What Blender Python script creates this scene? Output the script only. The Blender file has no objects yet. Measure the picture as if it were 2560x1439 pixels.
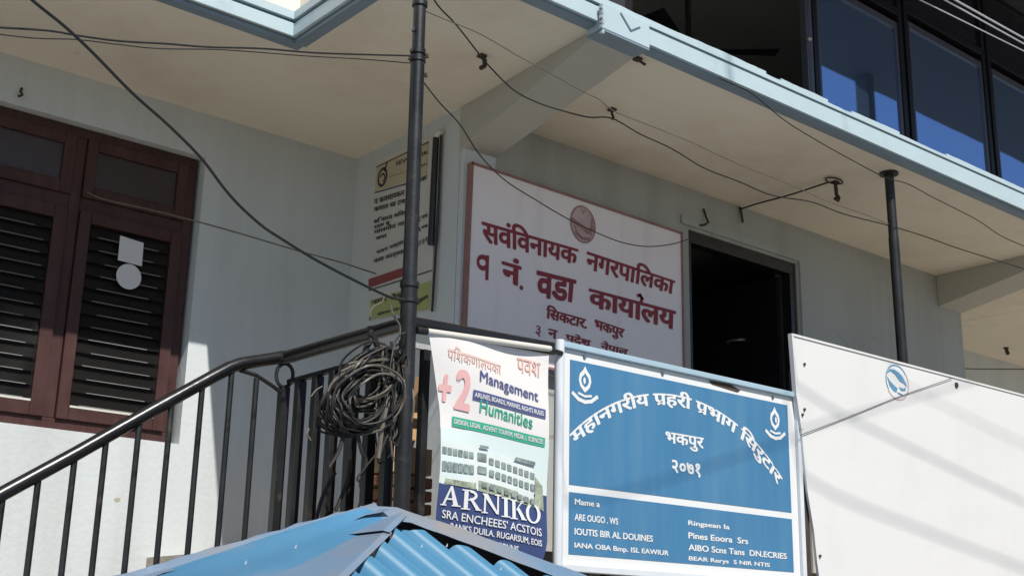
import bpy, bmesh, math, random
from mathutils import Vector, Matrix
random.seed(7)
S = 0.6                       # metres per working unit
SC = bpy.context.scene
COL = SC.collection

# ------------------------------------------------------------------ camera
RM = [[0.7654, -0.643211, 0.021045], [0.190364, 0.195047, -0.962142], [0.614756, 0.74043, 0.271733]]
FPX = 3122.54
cam = bpy.data.cameras.new("camera"); camo = bpy.data.objects.new("camera", cam); COL.objects.link(camo)
cam.sensor_width = 36; cam.lens = FPX/2560*36; cam.clip_start = 0.05; cam.clip_end = 800
mw = Matrix.Identity(4)
for i in range(3):
    mw[i][0] = RM[0][i]; mw[i][1] = -RM[1][i]; mw[i][2] = -RM[2][i]
camo.matrix_world = mw
SC.camera = camo

def at(x, y, Y=None, X=None, Z=None):
    """point on the plane Y= / X= / Z= seen in the photograph at pixel x,y (working units)"""
    c = (x-1280, y-719.5, FPX)
    d = [sum(RM[k][i]*c[k] for k in range(3)) for i in range(3)]
    t = Y/d[1] if Y is not None else X/d[0] if X is not None else Z/d[2]
    return Vector((d[0]*t, d[1]*t, d[2]*t))

# ------------------------------------------------------------------ light
SUN = Vector((.37, 1.8, -2.15)).normalized()       # direction the light travels
w = bpy.data.worlds.new("World"); SC.world = w; w.use_nodes = True
nt = w.node_tree; bg = nt.nodes['Background']
sky = nt.nodes.new('ShaderNodeTexSky'); sky.sky_type = 'NISHITA'; sky.sun_disc = False
sky.sun_elevation = math.asin(-SUN.z); sky.sun_rotation = math.atan2(-SUN.x, -SUN.y)
sky.altitude = 1300; sky.air_density = 1.0; sky.dust_density = 0.6; sky.ozone_density = 1.5
nt.links.new(sky.outputs[0], bg.inputs[0]); bg.inputs[1].default_value = 0.08
sl = bpy.data.lights.new("sun", 'SUN'); sl.energy = 4.9; sl.angle = math.radians(0.53); sl.color = (1, .955, .88)
so = bpy.data.objects.new("sun", sl); COL.objects.link(so)
so.rotation_euler = SUN.to_track_quat('-Z', 'Y').to_euler(); so.location = (-5, -20, 30)
SC.view_settings.view_transform = 'Standard'; SC.view_settings.look = 'None'
SC.view_settings.exposure = 0.1; SC.view_settings.gamma = 1
SC.view_settings.use_curve_mapping = False
SC.cycles.max_bounces = 8; SC.cycles.diffuse_bounces = 5

# ------------------------------------------------------------------ materials
def mat(name, c, rough=.6, metal=0, var=.06, vscale=3, bump=0, bscale=60, spec=.5, dirt=None, dscale=1.5, dlo=.5, dhi=.8, coat=0, streak=False):
    m = bpy.data.materials.new(name); m.use_nodes = True
    n = m.node_tree.nodes; l = m.node_tree.links; p = n['Principled BSDF']
    p.inputs['Roughness'].default_value = rough; p.inputs['Metallic'].default_value = metal
    p.inputs['Specular IOR Level'].default_value = spec; p.inputs['Coat Weight'].default_value = coat
    tc = n.new('ShaderNodeTexCoord')
    ns = n.new('ShaderNodeTexNoise'); ns.inputs['Scale'].default_value = vscale; ns.inputs['Detail'].default_value = 6
    l.new(tc.outputs['Object'], ns.inputs['Vector'])
    mx = n.new('ShaderNodeMix'); mx.data_type = 'RGBA'
    mx.inputs['A'].default_value = (*[max(0, v*(1-var*1.6)) for v in c], 1)
    mx.inputs['B'].default_value = (*[min(1, v*(1+var*1.2)) for v in c], 1)
    l.new(ns.outputs['Fac'], mx.inputs['Factor'])
    out = mx.outputs['Result']
    if dirt:
        n2 = n.new('ShaderNodeTexNoise'); n2.inputs['Scale'].default_value = dscale; n2.inputs['Detail'].default_value = 8
        n2.inputs['Roughness'].default_value = .65
        if streak:
            mp = n.new('ShaderNodeMapping'); mp.inputs['Scale'].default_value = (3.5, 3.5, .35)
            l.new(tc.outputs['Object'], mp.inputs['Vector']); l.new(mp.outputs[0], n2.inputs['Vector'])
        else:
            l.new(tc.outputs['Object'], n2.inputs['Vector'])
        mr = n.new('ShaderNodeMapRange'); mr.inputs['From Min'].default_value = dlo; mr.inputs['From Max'].default_value = dhi
        l.new(n2.outputs['Fac'], mr.inputs['Value'])
        m2 = n.new('ShaderNodeMix'); m2.data_type = 'RGBA'; m2.inputs['B'].default_value = (*dirt, 1)
        l.new(mr.outputs[0], m2.inputs['Factor']); l.new(out, m2.inputs['A']); out = m2.outputs['Result']
    l.new(out, p.inputs['Base Color'])
    rr = n.new('ShaderNodeMapRange'); rr.inputs['To Min'].default_value = max(0, rough-.08); rr.inputs['To Max'].default_value = min(1, rough+.1)
    l.new(ns.outputs['Fac'], rr.inputs['Value']); l.new(rr.outputs[0], p.inputs['Roughness'])
    if bump:
        nb = n.new('ShaderNodeTexNoise'); nb.inputs['Scale'].default_value = bscale; nb.inputs['Detail'].default_value = 5
        l.new(tc.outputs['Object'], nb.inputs['Vector'])
        b = n.new('ShaderNodeBump'); b.inputs['Strength'].default_value = bump; b.inputs['Distance'].default_value = .01
        l.new(nb.outputs['Fac'], b.inputs['Height']); l.new(b.outputs[0], p.inputs['Normal'])
    return m

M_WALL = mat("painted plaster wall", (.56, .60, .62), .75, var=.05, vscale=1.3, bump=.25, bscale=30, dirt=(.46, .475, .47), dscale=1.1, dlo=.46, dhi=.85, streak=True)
M_BEAM = mat("grey olive beam paint", (.46, .45, .40), .8, var=.05, vscale=2, bump=.2)
M_WALL2 = mat("darker grey front wall", (.40, .415, .405), .75, var=.05, vscale=1.3, bump=.25, bscale=30, dirt=(.30, .305, .28), dscale=1.1, dlo=.45, dhi=.85, streak=True)  # front room wall in a darker grey than the left wall
M_CREAM = mat("cream plaster", (.74, .70, .62), .8, var=.04, vscale=2, bump=.2)
M_CEIL = mat("cream painted ceiling", (.81, .745, .63), .8, var=.05, vscale=1.0, bump=.2, bscale=25, dirt=(.62, .54, .40), dscale=1.2, dlo=.48, dhi=.85)
M_FASC = mat("light blue fascia paint", (.45, .565, .62), .45, var=.05, vscale=3, bump=.15, bscale=20, dirt=(.36, .45, .50), dscale=5, dlo=.58, dhi=.8)
M_SLATE = mat("slate blue edge paint", (.20, .27, .33), .5, var=.1, vscale=4, bump=.15)
M_GROOVE = mat("dark groove paint", (.08, .13, .18), .7)
M_CEMENT = mat("bare cement", (.42, .37, .30), .9, var=.12, vscale=6, bump=.5, bscale=40)
M_GROUND = mat("street ground", (.27, .25, .22), .95, var=.12, vscale=.5, bump=.4, bscale=12)
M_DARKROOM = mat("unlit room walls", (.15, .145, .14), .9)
M_ROOMUP = mat("upper room walls", (.55, .54, .50), .9)
M_FAN = mat("fan black", (.006, .006, .006), .6)
M_BLACK = mat("black gloss paint", (.012, .012, .013), .28, var=.3, vscale=8, spec=.6, bump=.08, bscale=30)
M_BLACKM = mat("worn black metal", (.02, .021, .023), .42, var=.5, vscale=9, metal=.2, bump=.1, bscale=40, dirt=(.10, .085, .07), dscale=7, dlo=.62, dhi=.8)
M_WOOD = mat("red brown window wood", (.072, .035, .032), .45, spec=.22, var=.25, vscale=7, bump=.15, bscale=30, dirt=(.045, .018, .017), dscale=6, dlo=.45, dhi=.75, streak=True)
M_STEEL = mat("thin steel", (.45, .45, .44), .35, metal=.8, var=.1)
M_CLIP = mat("dull louvre clip", (.22, .22, .23), .5, metal=.5, var=.3)
M_WHITE = mat("white sheet board", (.69, .69, .685), .55, var=.02, vscale=1.5, bump=.12, bscale=5, dirt=(.60, .60, .60), dscale=1.4, dlo=.45, dhi=.85)
M_SIGNW = mat("office board face", (.90, .83, .84), .5, var=.03, vscale=2, dirt=(.78, .70, .71), dscale=2.0, dlo=.52, dhi=.85, streak=True)
M_RED = mat("maroon letters", (.27, .02, .035), .5, var=.15, vscale=12)
M_PINKEDGE = mat("rusty pink sign frame", (.30, .16, .14), .6, var=.2, vscale=15)
M_BLUE = mat("blue board paint", (.050, .185, .35), .5, var=.05, vscale=2.5, dirt=(.09, .225, .36), dscale=2.5, dlo=.42, dhi=.8, streak=True)
M_TXTW = mat("white paint letters", (.72, .73, .73), .5, var=.04)
M_FRAMEB = mat("pale blue metal frame", (.40, .54, .63), .4, var=.08, vscale=8, metal=.15)
M_FRAMEW = mat("pale frame paint", (.66, .70, .74), .4, var=.08, vscale=8, dirt=(.45, .45, .42), dscale=8, dlo=.6, dhi=.8)
M_FLEX = mat("banner vinyl", (.74, .715, .70), .5, var=.02, vscale=3, bump=.15, bscale=6)
M_FLEXBLUE = mat("banner navy print", (.045, .07, .19), .45, var=.25, vscale=3)
M_FLEXSKY = mat("banner pale green print", (.64, .74, .73), .5, var=.06, vscale=3)
M_NAVY = mat("navy print", (.09, .10, .25), .5, var=.2, vscale=20)
M_GREEN = mat("green print", (.05, .38, .25), .5, var=.1)
M_PINK = mat("faded pink print", (.74, .42, .42), .5, var=.08)
M_SALMON = mat("faded salmon print", (.72, .44, .38), .5, var=.12, vscale=20)
M_BLDG = mat("printed dark windows", (.24, .30, .29), .5, var=.55, vscale=40)
M_BLDG2 = mat("printed pale walls", (.66, .72, .71), .5, var=.06, vscale=15)
M_TREE = mat("printed foliage", (.34, .38, .29), .5, var=.7, vscale=60)
M_PAPER = mat("poster paper", (.56, .56, .53), .6, var=.05, vscale=3)
M_TAN = mat("poster tan band", (.50, .44, .31), .6, var=.12, vscale=3)
M_INK = mat("poster ink", (.05, .045, .05), .6, var=.4, vscale=30)
M_REDINK = mat("poster red band", (.26, .055, .055), .6, var=.2)
M_YG = mat("poster yellow green", (.37, .42, .16), .6, var=.08)
M_STICK = mat("sticker paper", (.66, .66, .67), .6, var=.03)
M_CABLE = mat("dark cable", (.014, .0125, .012), .55, var=.3, vscale=10)
M_CABLEL = mat("grey cable sheath", (.14, .125, .10), .45, var=.3, vscale=12)
M_CABLEW = mat("bright cable sheath", (.55, .56, .58), .3, var=.1)
M_BRICK = mat("terracotta brick", (.43, .19, .12), .9, var=.2, vscale=12, bump=.5, bscale=50)
M_VOID = mat("dark void shade", (.02, .018, .016), .8)
M_PLANK = mat("raw tan timber", (.58, .36, .19), .7, var=.15, vscale=6)
M_RUST = mat("rust brown iron", (.055, .038, .03), .8, var=.3, vscale=20, bump=.4)
M_LOGO = mat("logo blue", (.10, .27, .45), .5, var=.2, vscale=12)
M_LOGOP = mat("logo pink rim", (.52, .38, .44), .5, var=.2, vscale=12)
M_EMB = mat("emblem faded red brown", (.36, .19, .18), .55, var=.3, vscale=12)
M_BROWN = mat("brown pilaster", (.10, .06, .05), .6, var=.15)
M_GREYP = mat("grey aluminium profile", (.13, .13, .15), .35, metal=.5, var=.1)
M_DKP = mat("dark aluminium profile", (.022, .022, .028), .3, metal=.4, var=.1)
M_SOFFIT = mat("grey soffit", (.045, .05, .06), .8, var=.06, vscale=2)
M_WPLASTIC = mat("white pvc", (.62, .60, .55), .4, var=.06)

# reflective blue window film
M_GLASS = bpy.data.materials.new("reflective blue glass"); M_GLASS.use_nodes = True
_p = M_GLASS.node_tree.nodes['Principled BSDF']
_p.inputs['Base Color'].default_value = (.42, .62, 1.0, 1); _p.inputs['Metallic'].default_value = .93; _p.inputs['Roughness'].default_value = .03
_n = M_GLASS.node_tree.nodes.new('ShaderNodeTexNoise'); _n.inputs['Scale'].default_value = 1.1; _n.inputs['Detail'].default_value = 1
_t = M_GLASS.node_tree.nodes.new('ShaderNodeTexCoord'); _b = M_GLASS.node_tree.nodes.new('ShaderNodeBump')
_b.inputs['Strength'].default_value = .12; _b.inputs['Distance'].default_value = .02
_l = M_GLASS.node_tree.links
_l.new(_t.outputs['Object'], _n.inputs['Vector']); _l.new(_n.outputs['Fac'], _b.inputs['Height']); _l.new(_b.outputs[0], _p.inputs['Normal'])
# clear louvre glass: part mirror, part see-through
M_LOUV = bpy.data.materials.new("louvre glass"); M_LOUV.use_nodes = True
_n = M_LOUV.node_tree.nodes; _l = M_LOUV.node_tree.links
_tr = _n.new('ShaderNodeBsdfTransparent'); _tr.inputs[0].default_value = (.5, .52, .58, 1)
_gl = _n.new('ShaderNodeBsdfGlossy'); _gl.inputs['Roughness'].default_value = .08
_df = _n.new('ShaderNodeBsdfDiffuse'); _df.inputs[0].default_value = (.035, .034, .032, 1)
_m1 = _n.new('ShaderNodeMixShader'); _m1.inputs[0].default_value = .30
_m2 = _n.new('ShaderNodeMixShader'); _fr = _n.new('ShaderNodeFresnel'); _fr.inputs[0].default_value = 1.25
_l.new(_tr.outputs[0], _m1.inputs[1]); _l.new(_df.outputs[0], _m1.inputs[2])
_l.new(_fr.outputs[0], _m2.inputs[0]); _l.new(_m1.outputs[0], _m2.inputs[1]); _l.new(_gl.outputs[0], _m2.inputs[2])
_l.new(_m2.outputs[0], _n['Material Output'].inputs['Surface'])

def roofmat(name, base, dust, lo, hi, scale):
    m = mat(name, base, .38, var=.08, vscale=2.5, bump=.12, bscale=9, dirt=dust, dscale=scale, dlo=lo, dhi=hi)
    return m
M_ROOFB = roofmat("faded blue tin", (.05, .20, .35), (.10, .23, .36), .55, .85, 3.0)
M_ROOFG = roofmat("greyed blue tin flashing", (.15, .235, .35), (.25, .235, .235), .44, .68, 1.6)
M_ROOFC = roofmat("dusty blue tin cap", (.07, .215, .37), (.20, .23, .29), .52, .72, 1.3)

# ------------------------------------------------------------------ builders
ORG = {}
class B:
    def __init__(s): s.bm = bmesh.new(); s.smooth = False
    def box(s, a, b):
        x0, y0, z0 = a; x1, y1, z1 = b
        v = [s.bm.verts.new(p) for p in ((x0,y0,z0),(x1,y0,z0),(x1,y1,z0),(x0,y1,z0),(x0,y0,z1),(x1,y0,z1),(x1,y1,z1),(x0,y1,z1))]
        for f in ((0,3,2,1),(4,5,6,7),(0,1,5,4),(1,2,6,5),(2,3,7,6),(3,0,4,7)): s.bm.faces.new([v[i] for i in f])
        return s
    def poly(s, pts):
        s.bm.faces.new([s.bm.verts.new(p) for p in pts]); return s
    def prism(s, pts, d):
        """polygon pts extruded by vector d"""
        d = Vector(d); a = [s.bm.verts.new(Vector(p)) for p in pts]; b = [s.bm.verts.new(Vector(p)+d) for p in pts]
        s.bm.faces.new(a); s.bm.faces.new(b[::-1]); n = len(a)
        for i in range(n): s.bm.faces.new((a[i], b[i], b[(i+1)%n], a[(i+1)%n]))
        return s
    def tube(s, pts, r, n=8, closed=False, cap=True):
        s.smooth = True
        P = [Vector(p) for p in pts]; rings = []; N = len(P); ref = None
        for i, p in enumerate(P):
            t = (P[(i+1)%N]-P[i-1]) if closed else (P[min(i+1,N-1)]-P[max(i-1,0)])
            if t.length < 1e-9: t = Vector((0,0,1))
            t.normalize()
            if ref is None: ref = t.orthogonal().normalized()
            u = (ref - t*ref.dot(t)); u = u.normalized() if u.length > 1e-6 else t.orthogonal().normalized()
            ref = u; v = t.cross(u); rr = r[i] if isinstance(r, (list, tuple)) else r
            rings.append([s.bm.verts.new(p+(u*math.cos(k*2*math.pi/n)+v*math.sin(k*2*math.pi/n))*rr) for k in range(n)])
        for i in range(N if closed else N-1):
            a, b = rings[i], rings[(i+1)%N]
            for k in range(n): s.bm.faces.new((a[k], a[(k+1)%n], b[(k+1)%n], b[k]))
        if cap and not closed: s.bm.faces.new(rings[0][::-1]); s.bm.faces.new(rings[-1])
        return s
    def grid(s, fn, nu, nv):
        s.smooth = True
        V = [[s.bm.verts.new(fn(i/nu, j/nv)) for j in range(nv+1)] for i in range(nu+1)]
        for i in range(nu):
            for j in range(nv): s.bm.faces.new((V[i][j], V[i+1][j], V[i+1][j+1], V[i][j+1]))
        return s
    def flat(s, vf, fn):
        """add 2-D faces (verts, faces) mapped by fn; each island steps forward a hair so that no two lie in one plane"""
        V, F = vf; vs = []; par = list(range(len(V)))
        def root(i):
            while par[i] != i: par[i] = par[par[i]]; i = par[i]
            return i
        for f_ in F:
            for i in f_[1:]: par[root(i)] = root(f_[0])
        ids = {}
        for i in range(len(V)): ids.setdefault(root(i), len(ids))
        for i, (x, y) in enumerate(V):
            q = ids[root(i)]; q = (q if len(ids) <= 12 else q*7//len(ids))*.0001+getattr(s, 'lay', 0)*.0003
            vs.append(s.bm.verts.new(Vector(fn(x, y))+(Vector((-q, 0, 0)) if getattr(s, 'side', 0) else Vector((0, -q, 0)))))
        s.lay = getattr(s, 'lay', 0)+1
        for f in F:
            try: s.bm.faces.new([vs[i] for i in f])
            except ValueError: pass
        return s
    def build(s, name, m, parent=None, bevel=0, **kw):
        if bevel: bmesh.ops.bevel(s.bm, geom=s.bm.edges[:], offset=bevel, segments=2, affect='EDGES', profile=.5)
        bmesh.ops.recalc_face_normals(s.bm, faces=s.bm.faces[:])
        o0 = ORG.get(parent.name, Vector((0,0,0))) if parent else Vector((0,0,0))
        if parent is None and kw.get('label'):
            xs = [v.co for v in s.bm.verts]
            o0 = Vector((sum(v.x for v in xs)/len(xs), sum(v.y for v in xs)/len(xs), min(v.z for v in xs)))
        for v in s.bm.verts: v.co = (v.co-o0)*S
        me = bpy.data.meshes.new(name); s.bm.to_mesh(me); s.bm.free()
        if s.smooth:
            for p in me.polygons: p.use_smooth = True
            if hasattr(me, 'set_sharp_from_angle'): me.set_sharp_from_angle(angle=math.radians(40))
        me.materials.append(m)
        o = bpy.data.objects.new(name, me); COL.objects.link(o)
        if parent: o.parent = parent
        else: o.location = o0*S
        ORG[o.name] = o0
        for k, v in kw.items():
            if v: o[k] = v
        return o

def thing(name, loc, label, category, group=None, kind=None):
    o = bpy.data.objects.new(name, None); COL.objects.link(o); o.location = Vector(loc)*S
    o.empty_display_size = .1
    ORG[o.name] = Vector(loc); o['label'] = label; o['category'] = category
    if group: o['group'] = group
    return o

# ---- lettering (Blender's own built-in font, turned to flat mesh)
def textraw(s, bold=0, shear=0):
    c = bpy.data.curves.new('t', 'FONT'); c.body = s; c.size = 1; c.offset = bold; c.shear = shear; c.resolution_u = 3
    o = bpy.data.objects.new('t', c); COL.objects.link(o)
    bpy.context.view_layer.update()
    me = bpy.data.meshes.new_from_object(o.evaluated_get(bpy.context.evaluated_depsgraph_get()))
    V = [(v.co.x, v.co.y) for v in me.vertices]; F = [tuple(p.vertices) for p in me.polygons]
    bpy.data.objects.remove(o); bpy.data.meshes.remove(me); bpy.data.curves.remove(c)
    return V, F
def prefix_w(s, bold=0):
    if not s: return 0
    V, F = textraw(s, bold); return max(v[0] for v in V) if V else 0
def stroke2(pts, w):
    """thick polyline as quads"""
    V = []; F = []
    for i in range(len(pts)-1):
        (x0, y0), (x1, y1) = pts[i], pts[i+1]; d = math.hypot(x1-x0, y1-y0) or 1
        nx, ny = -(y1-y0)/d*w/2, (x1-x0)/d*w/2; ex, ey = (x1-x0)/d*w*.35, (y1-y0)/d*w*.35
        b = len(V); V += [(x0+nx-ex, y0+ny-ey), (x1+nx+ex, y1+ny+ey), (x1-nx+ex, y1-ny+ey), (x0-nx-ex, y0-ny-ey)]; F.append((b, b+1, b+2, b+3))
    return V, F
def join2(*L):
    V = []; F = []
    for v, f in L:
        b = len(V); V += list(v); F += [tuple(i+b for i in q) for q in f]
    return V, F
def text2(s, bold=0, marks=(), shear=0):
    """normalised to 0..1 in x and y; marks = (index, 'reph'|'ra')"""
    V, F = textraw(s, 0, shear); k = bold; bold = 0
    w = .07+k
    if k: V, F = join2(*[([(x+dx*k, y+dy*k*.8) for x, y in V], F) for dx, dy in ((0, 0), (-1, 0), (1, 0), (-.7, .7), (.7, .7), (-.7, -.7), (.7, -.7))])
    for i, kind in marks:
        x = prefix_w(s[:i], bold)
        if kind == 'reph': e = stroke2([(x-.03, .66), (x+.0, .78), (x-.08, .88), (x-.16, .84)], w)
        else: e = stroke2([(x-.22, .16), (x-.42, .02)], w)
        V, F = join2((V, F), e)
    x0 = min(v[0] for v in V); x1 = max(v[0] for v in V); y0 = min(v[1] for v in V); y1 = max(v[1] for v in V)
    return [((x-x0)/(x1-x0), (y-y0)/(y1-y0)) for x, y in V], F
def rect2(x0, y0, x1, y1): return [(x0, y0), (x1, y0), (x1, y1), (x0, y1)], [(0, 1, 2, 3)]
def cut_x(vf, step):
    bm = bmesh.new(); vs = [bm.verts.new((x, y, 0)) for x, y in vf[0]]
    for f in vf[1]:
        try: bm.faces.new([vs[i] for i in f])
        except ValueError: pass
    x = step
    while x < 1:
        bmesh.ops.bisect_plane(bm, geom=bm.verts[:]+bm.edges[:]+bm.faces[:], plane_co=(x, 0, 0), plane_no=(1, 0, 0)); x += step
    bm.verts.index_update()
    r = ([(v.co.x, v.co.y) for v in bm.verts], [tuple(v.index for v in f.verts) for f in bm.faces]); bm.free(); return r
def place(vf, x0, y0, x1, y1): return [(x0+(x1-x0)*x, y0+(y1-y0)*y) for x, y in vf[0]], vf[1]
def quadmap(vf, bl, br, tr, tl):
    """normalised shape to a four-cornered patch in the board's own 2-D"""
    out = []
    for x, y in vf[0]:
        out.append(tuple((bl[k]*(1-x)+br[k]*x)*(1-y)+(tl[k]*(1-x)+tr[k]*x)*y for k in (0, 1)))
    return out, vf[1]
def ring2(cx, cy, rx, ry, t, n=28, a0=0, a1=360):
    V = []; F = []
    for i in range(n+1):
        a = math.radians(a0+(a1-a0)*i/n)
        V += [(cx+rx*math.cos(a), cy+ry*math.sin(a)), (cx+(rx-t)*math.cos(a), cy+(ry-t)*math.sin(a))]
    for i in range(n): F.append((2*i, 2*i+2, 2*i+3, 2*i+1))
    return V, F
def disc2(cx, cy, rx, ry, n=24): return [(cx+rx*math.cos(i*2*math.pi/n), cy+ry*math.sin(i*2*math.pi/n)) for i in range(n)], [tuple(range(n))]

# ================================================================== setting
H = 4.6; FL = 0.6; GZ = -2.7
gr = B().box((-90, -90, GZ-.3), (120, 100, GZ)).build("ground", M_GROUND, kind='structure')

bld = thing("office_building", (8, 9, GZ), "two storey grey and light blue office building with deep cream balcony underside", "building")
LY = 10.0; RY = 8.3; WX = 6.25; RX = 14.45
# window opening in the left wall: X 1.0..4.64, Z 1.57..4.17
wx0, wx1, wz0, wz1 = -.4, 4.64, 1.56, 4.18
b = B(); b.box((-5, LY, GZ), (wx0, LY+.3, H)); b.box((wx1, LY, GZ), (WX+.3, LY+.3, H)); b.box((wx0, LY, GZ), (wx1, LY+.3, wz0)); b.box((wx0, LY, wz1), (wx1, LY+.3, H))
b.build("wall", M_WALL, bld)
# side wall carrying the poster, front room wall with door opening
b = B(); b.box((WX, RY+.0, FL), (WX+.3, LY-.002, H)); b.build("wall", M_WALL, bld)
dx0, dx1, dz1 = 9.25, 11.04, 4.15
b = B(); b.box((WX+.302, RY, FL), (dx0, RY+.3, H)); b.box((dx1, RY, FL), (RX, RY+.3, H)); b.box((dx0, RY, dz1), (dx1, RY+.3, H))
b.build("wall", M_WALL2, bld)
b = B(); b.box((RX-.3, RY+.302, FL), (RX, LY+.6, H)); b.box((RX+.002, LY+.25, GZ), (RX+12, LY+.5, H)); b.build("wall", M_WALL, bld)
# shaded opening in the far recess
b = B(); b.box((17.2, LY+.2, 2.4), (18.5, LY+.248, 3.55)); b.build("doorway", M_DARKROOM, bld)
# rooms behind the openings
b = B()
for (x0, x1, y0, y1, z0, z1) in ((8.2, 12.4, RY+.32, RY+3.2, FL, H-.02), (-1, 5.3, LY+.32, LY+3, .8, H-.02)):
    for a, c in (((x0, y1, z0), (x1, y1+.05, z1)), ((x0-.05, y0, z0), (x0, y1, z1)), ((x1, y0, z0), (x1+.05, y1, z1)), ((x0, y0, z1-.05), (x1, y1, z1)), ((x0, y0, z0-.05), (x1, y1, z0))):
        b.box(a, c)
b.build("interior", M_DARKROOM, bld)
# plaster band round the door
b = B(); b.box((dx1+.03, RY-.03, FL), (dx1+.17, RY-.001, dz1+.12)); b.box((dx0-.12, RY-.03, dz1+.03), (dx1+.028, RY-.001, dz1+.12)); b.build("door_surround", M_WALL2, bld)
dr = B(); dr.box((dx0+.003, RY+.02, dz1-.13), (dx1-.003, RY+.14, dz1-.003)); dr.box((dx1-.10, RY+.02, FL), (dx1-.003, RY+.14, dz1-.133)); dr.box((dx0+.003, RY+.02, FL), (dx0+.06, RY+.14, dz1-.133))
door = dr.build("door_frame", M_BLACK, bld)
# inner leaf standing open with a grille pull
lf = B().box((dx1-.16, RY+.16, FL), (dx1-.11, RY+1.6, dz1-.15)); leaf = lf.build("door_leaf", M_DKP, door)
b = B().tube([(dx1-.17-.08*math.sin(t*math.pi/8), RY+.75+.12*math.cos(t*math.pi/8), 3.35) for t in range(9)], .015, 6); b.build("handle", M_STEEL, door)

# slab (ceiling of the verandah): L-shaped
SLT = 4.82
b = B(); b.box((-5, 8.24, H), (WX+10, 12.5, SLT-.02)); b.box((4.51, 6.40, H+.0), (18, 8.238, SLT-.02)); b.box((16.26, 8.24, H), (27, 12.5, SLT-.02))
b.build("ceiling", M_CEIL, bld)
# painted lip on the underside + fascia bands
def fascia_bands(path, closed=False):
    pass
n = 220
# left run at Y=8.2 (front facing), X -5..4.47 ; side run at X=4.47 ; front run at Y=6.35, X 4.47..18
b = B(); b.box((-5, 8.205, H-.004), (4.56, 8.30, H+.03)); b.box((4.475, 6.45, H-.004), (4.58, 8.203, H+.03)); b.box((4.475, 6.355, H-.004), (18, 6.448, H+.03)); b.build("edge_lip", M_SLATE, bld)
def zlift(x): return max(0, x-6.5)*.010
def sloped(b, x0, x1, y0, y1, z0, z1, l0=1, l1=1, n_=24):
    for i in range(n_):
        xa = x0+(x1-x0)*i/n_; xb = x0+(x1-x0)*(i+1)/n_
        b.prism([(xa, y0, z0+l0*zlift(xa)), (xb, y0, z0+l0*zlift(xb)), (xb, y0, z1+l1*zlift(xb)), (xa, y0, z1+l1*zlift(xa))], (0, y1-y0, 0))
    bmesh.ops.remove_doubles(b.bm, verts=b.bm.verts[:], dist=.0004)
    return b
b = B(); b.box((-5, 8.17, H+.035), (4.44, 8.204, H+.15)); b.box((4.44, 6.354, H+.035), (4.474, 8.204, H+.15)); b.box((4.44, 6.32, H+.02), (6.10, 6.353, H+.148))
b.build("fascia_band", M_FASC, bld, bevel=.004)
b = B(); sloped(b, 6.576, 18, 6.32, 6.353, H+.018, H+.158, .3, 1); b.build("fascia_band", M_FASC, bld)
b = B(); b.box((-5, 8.19, H+.145), (4.44, 8.238, H+.182)); b.box((4.455, 6.37, H+.145), (4.50, 8.19, H+.182)); sloped(b, 4.46, 18, 6.340, 6.38, H+.146, H+.172); b.build("fascia_groove", M_GROOVE, bld)
def upper_band():
    b = B()
    b.box((-5, 8.16, H+.18), (4.43, 8.238, H+.25)); b.box((4.43, 6.34, H+.18), (4.50, 8.238, H+.25))
    N = 260; rnd = random.Random(3); h = 0
    P_ = []
    for i in range(N+1):
        x = 4.42+(18-4.42)*i/N; h += rnd.uniform(-.0028, .0028); h *= .95
        st_ = .0 if (8.05 < x < 8.25 or 8.95 < x < 9.3 or 10.1 < x < 10.9) else .022
        P_.append((x, H+.200+zlift(x)+h+st_))
    for i in range(N):
        (xa, ta), (xb, tb) = P_[i], P_[i+1]; z0 = H+.168
        if abs(ta-tb) > .015: tb = ta
        b.prism([(xa, 6.305, z0+zlift(xa)), (xb, 6.305, z0+zlift(xb)), (xb, 6.305, tb), (xa, 6.305, ta)], (0, .10, 0))
    bmesh.ops.remove_doubles(b.bm, verts=b.bm.verts[:], dist=.0004)
    return b
upper_band().build("fascia_top", M_FASC, bld)
# beams
def beam(x0, x1, cap, zt=4.52, xa=None):
    b = B(); xa = x0 if xa is None else xa
    y0 = 6.45; y1 = RY-.002; zb0 = 4.53; zb1 = 4.19
    P = [(x0, y1, H-.002), (x0, y1, zb1), (xa, y0, zb0), (xa, y0, H-.002)]
    Q = [(x1, y1, H-.002), (x1, y1, zb1), (x1+(xa-x0)*.3, y0, zb0), (x1+(xa-x0)*.3, y0, H-.002)]
    p = [b.bm.verts.new(v) for v in P]; q = [b.bm.verts.new(v) for v in Q]
    b.bm.faces.new(p); b.bm.faces.new(q[::-1])
    for i in range(4): b.bm.faces.new((p[i], q[i], q[(i+1)%4], p[(i+1)%4]))
    o = b.build("beam", M_BEAM, bld, bevel=.006)
    return o
beam(6.24, 6.62, True, xa=6.10)
beam(13.92, 14.44, True)
b = B().box((WX+.004, RY-.06, FL), (6.62, RY-.002, 4.21)); b.build("pillar", M_WALL, bld, bevel=.006)
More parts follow.
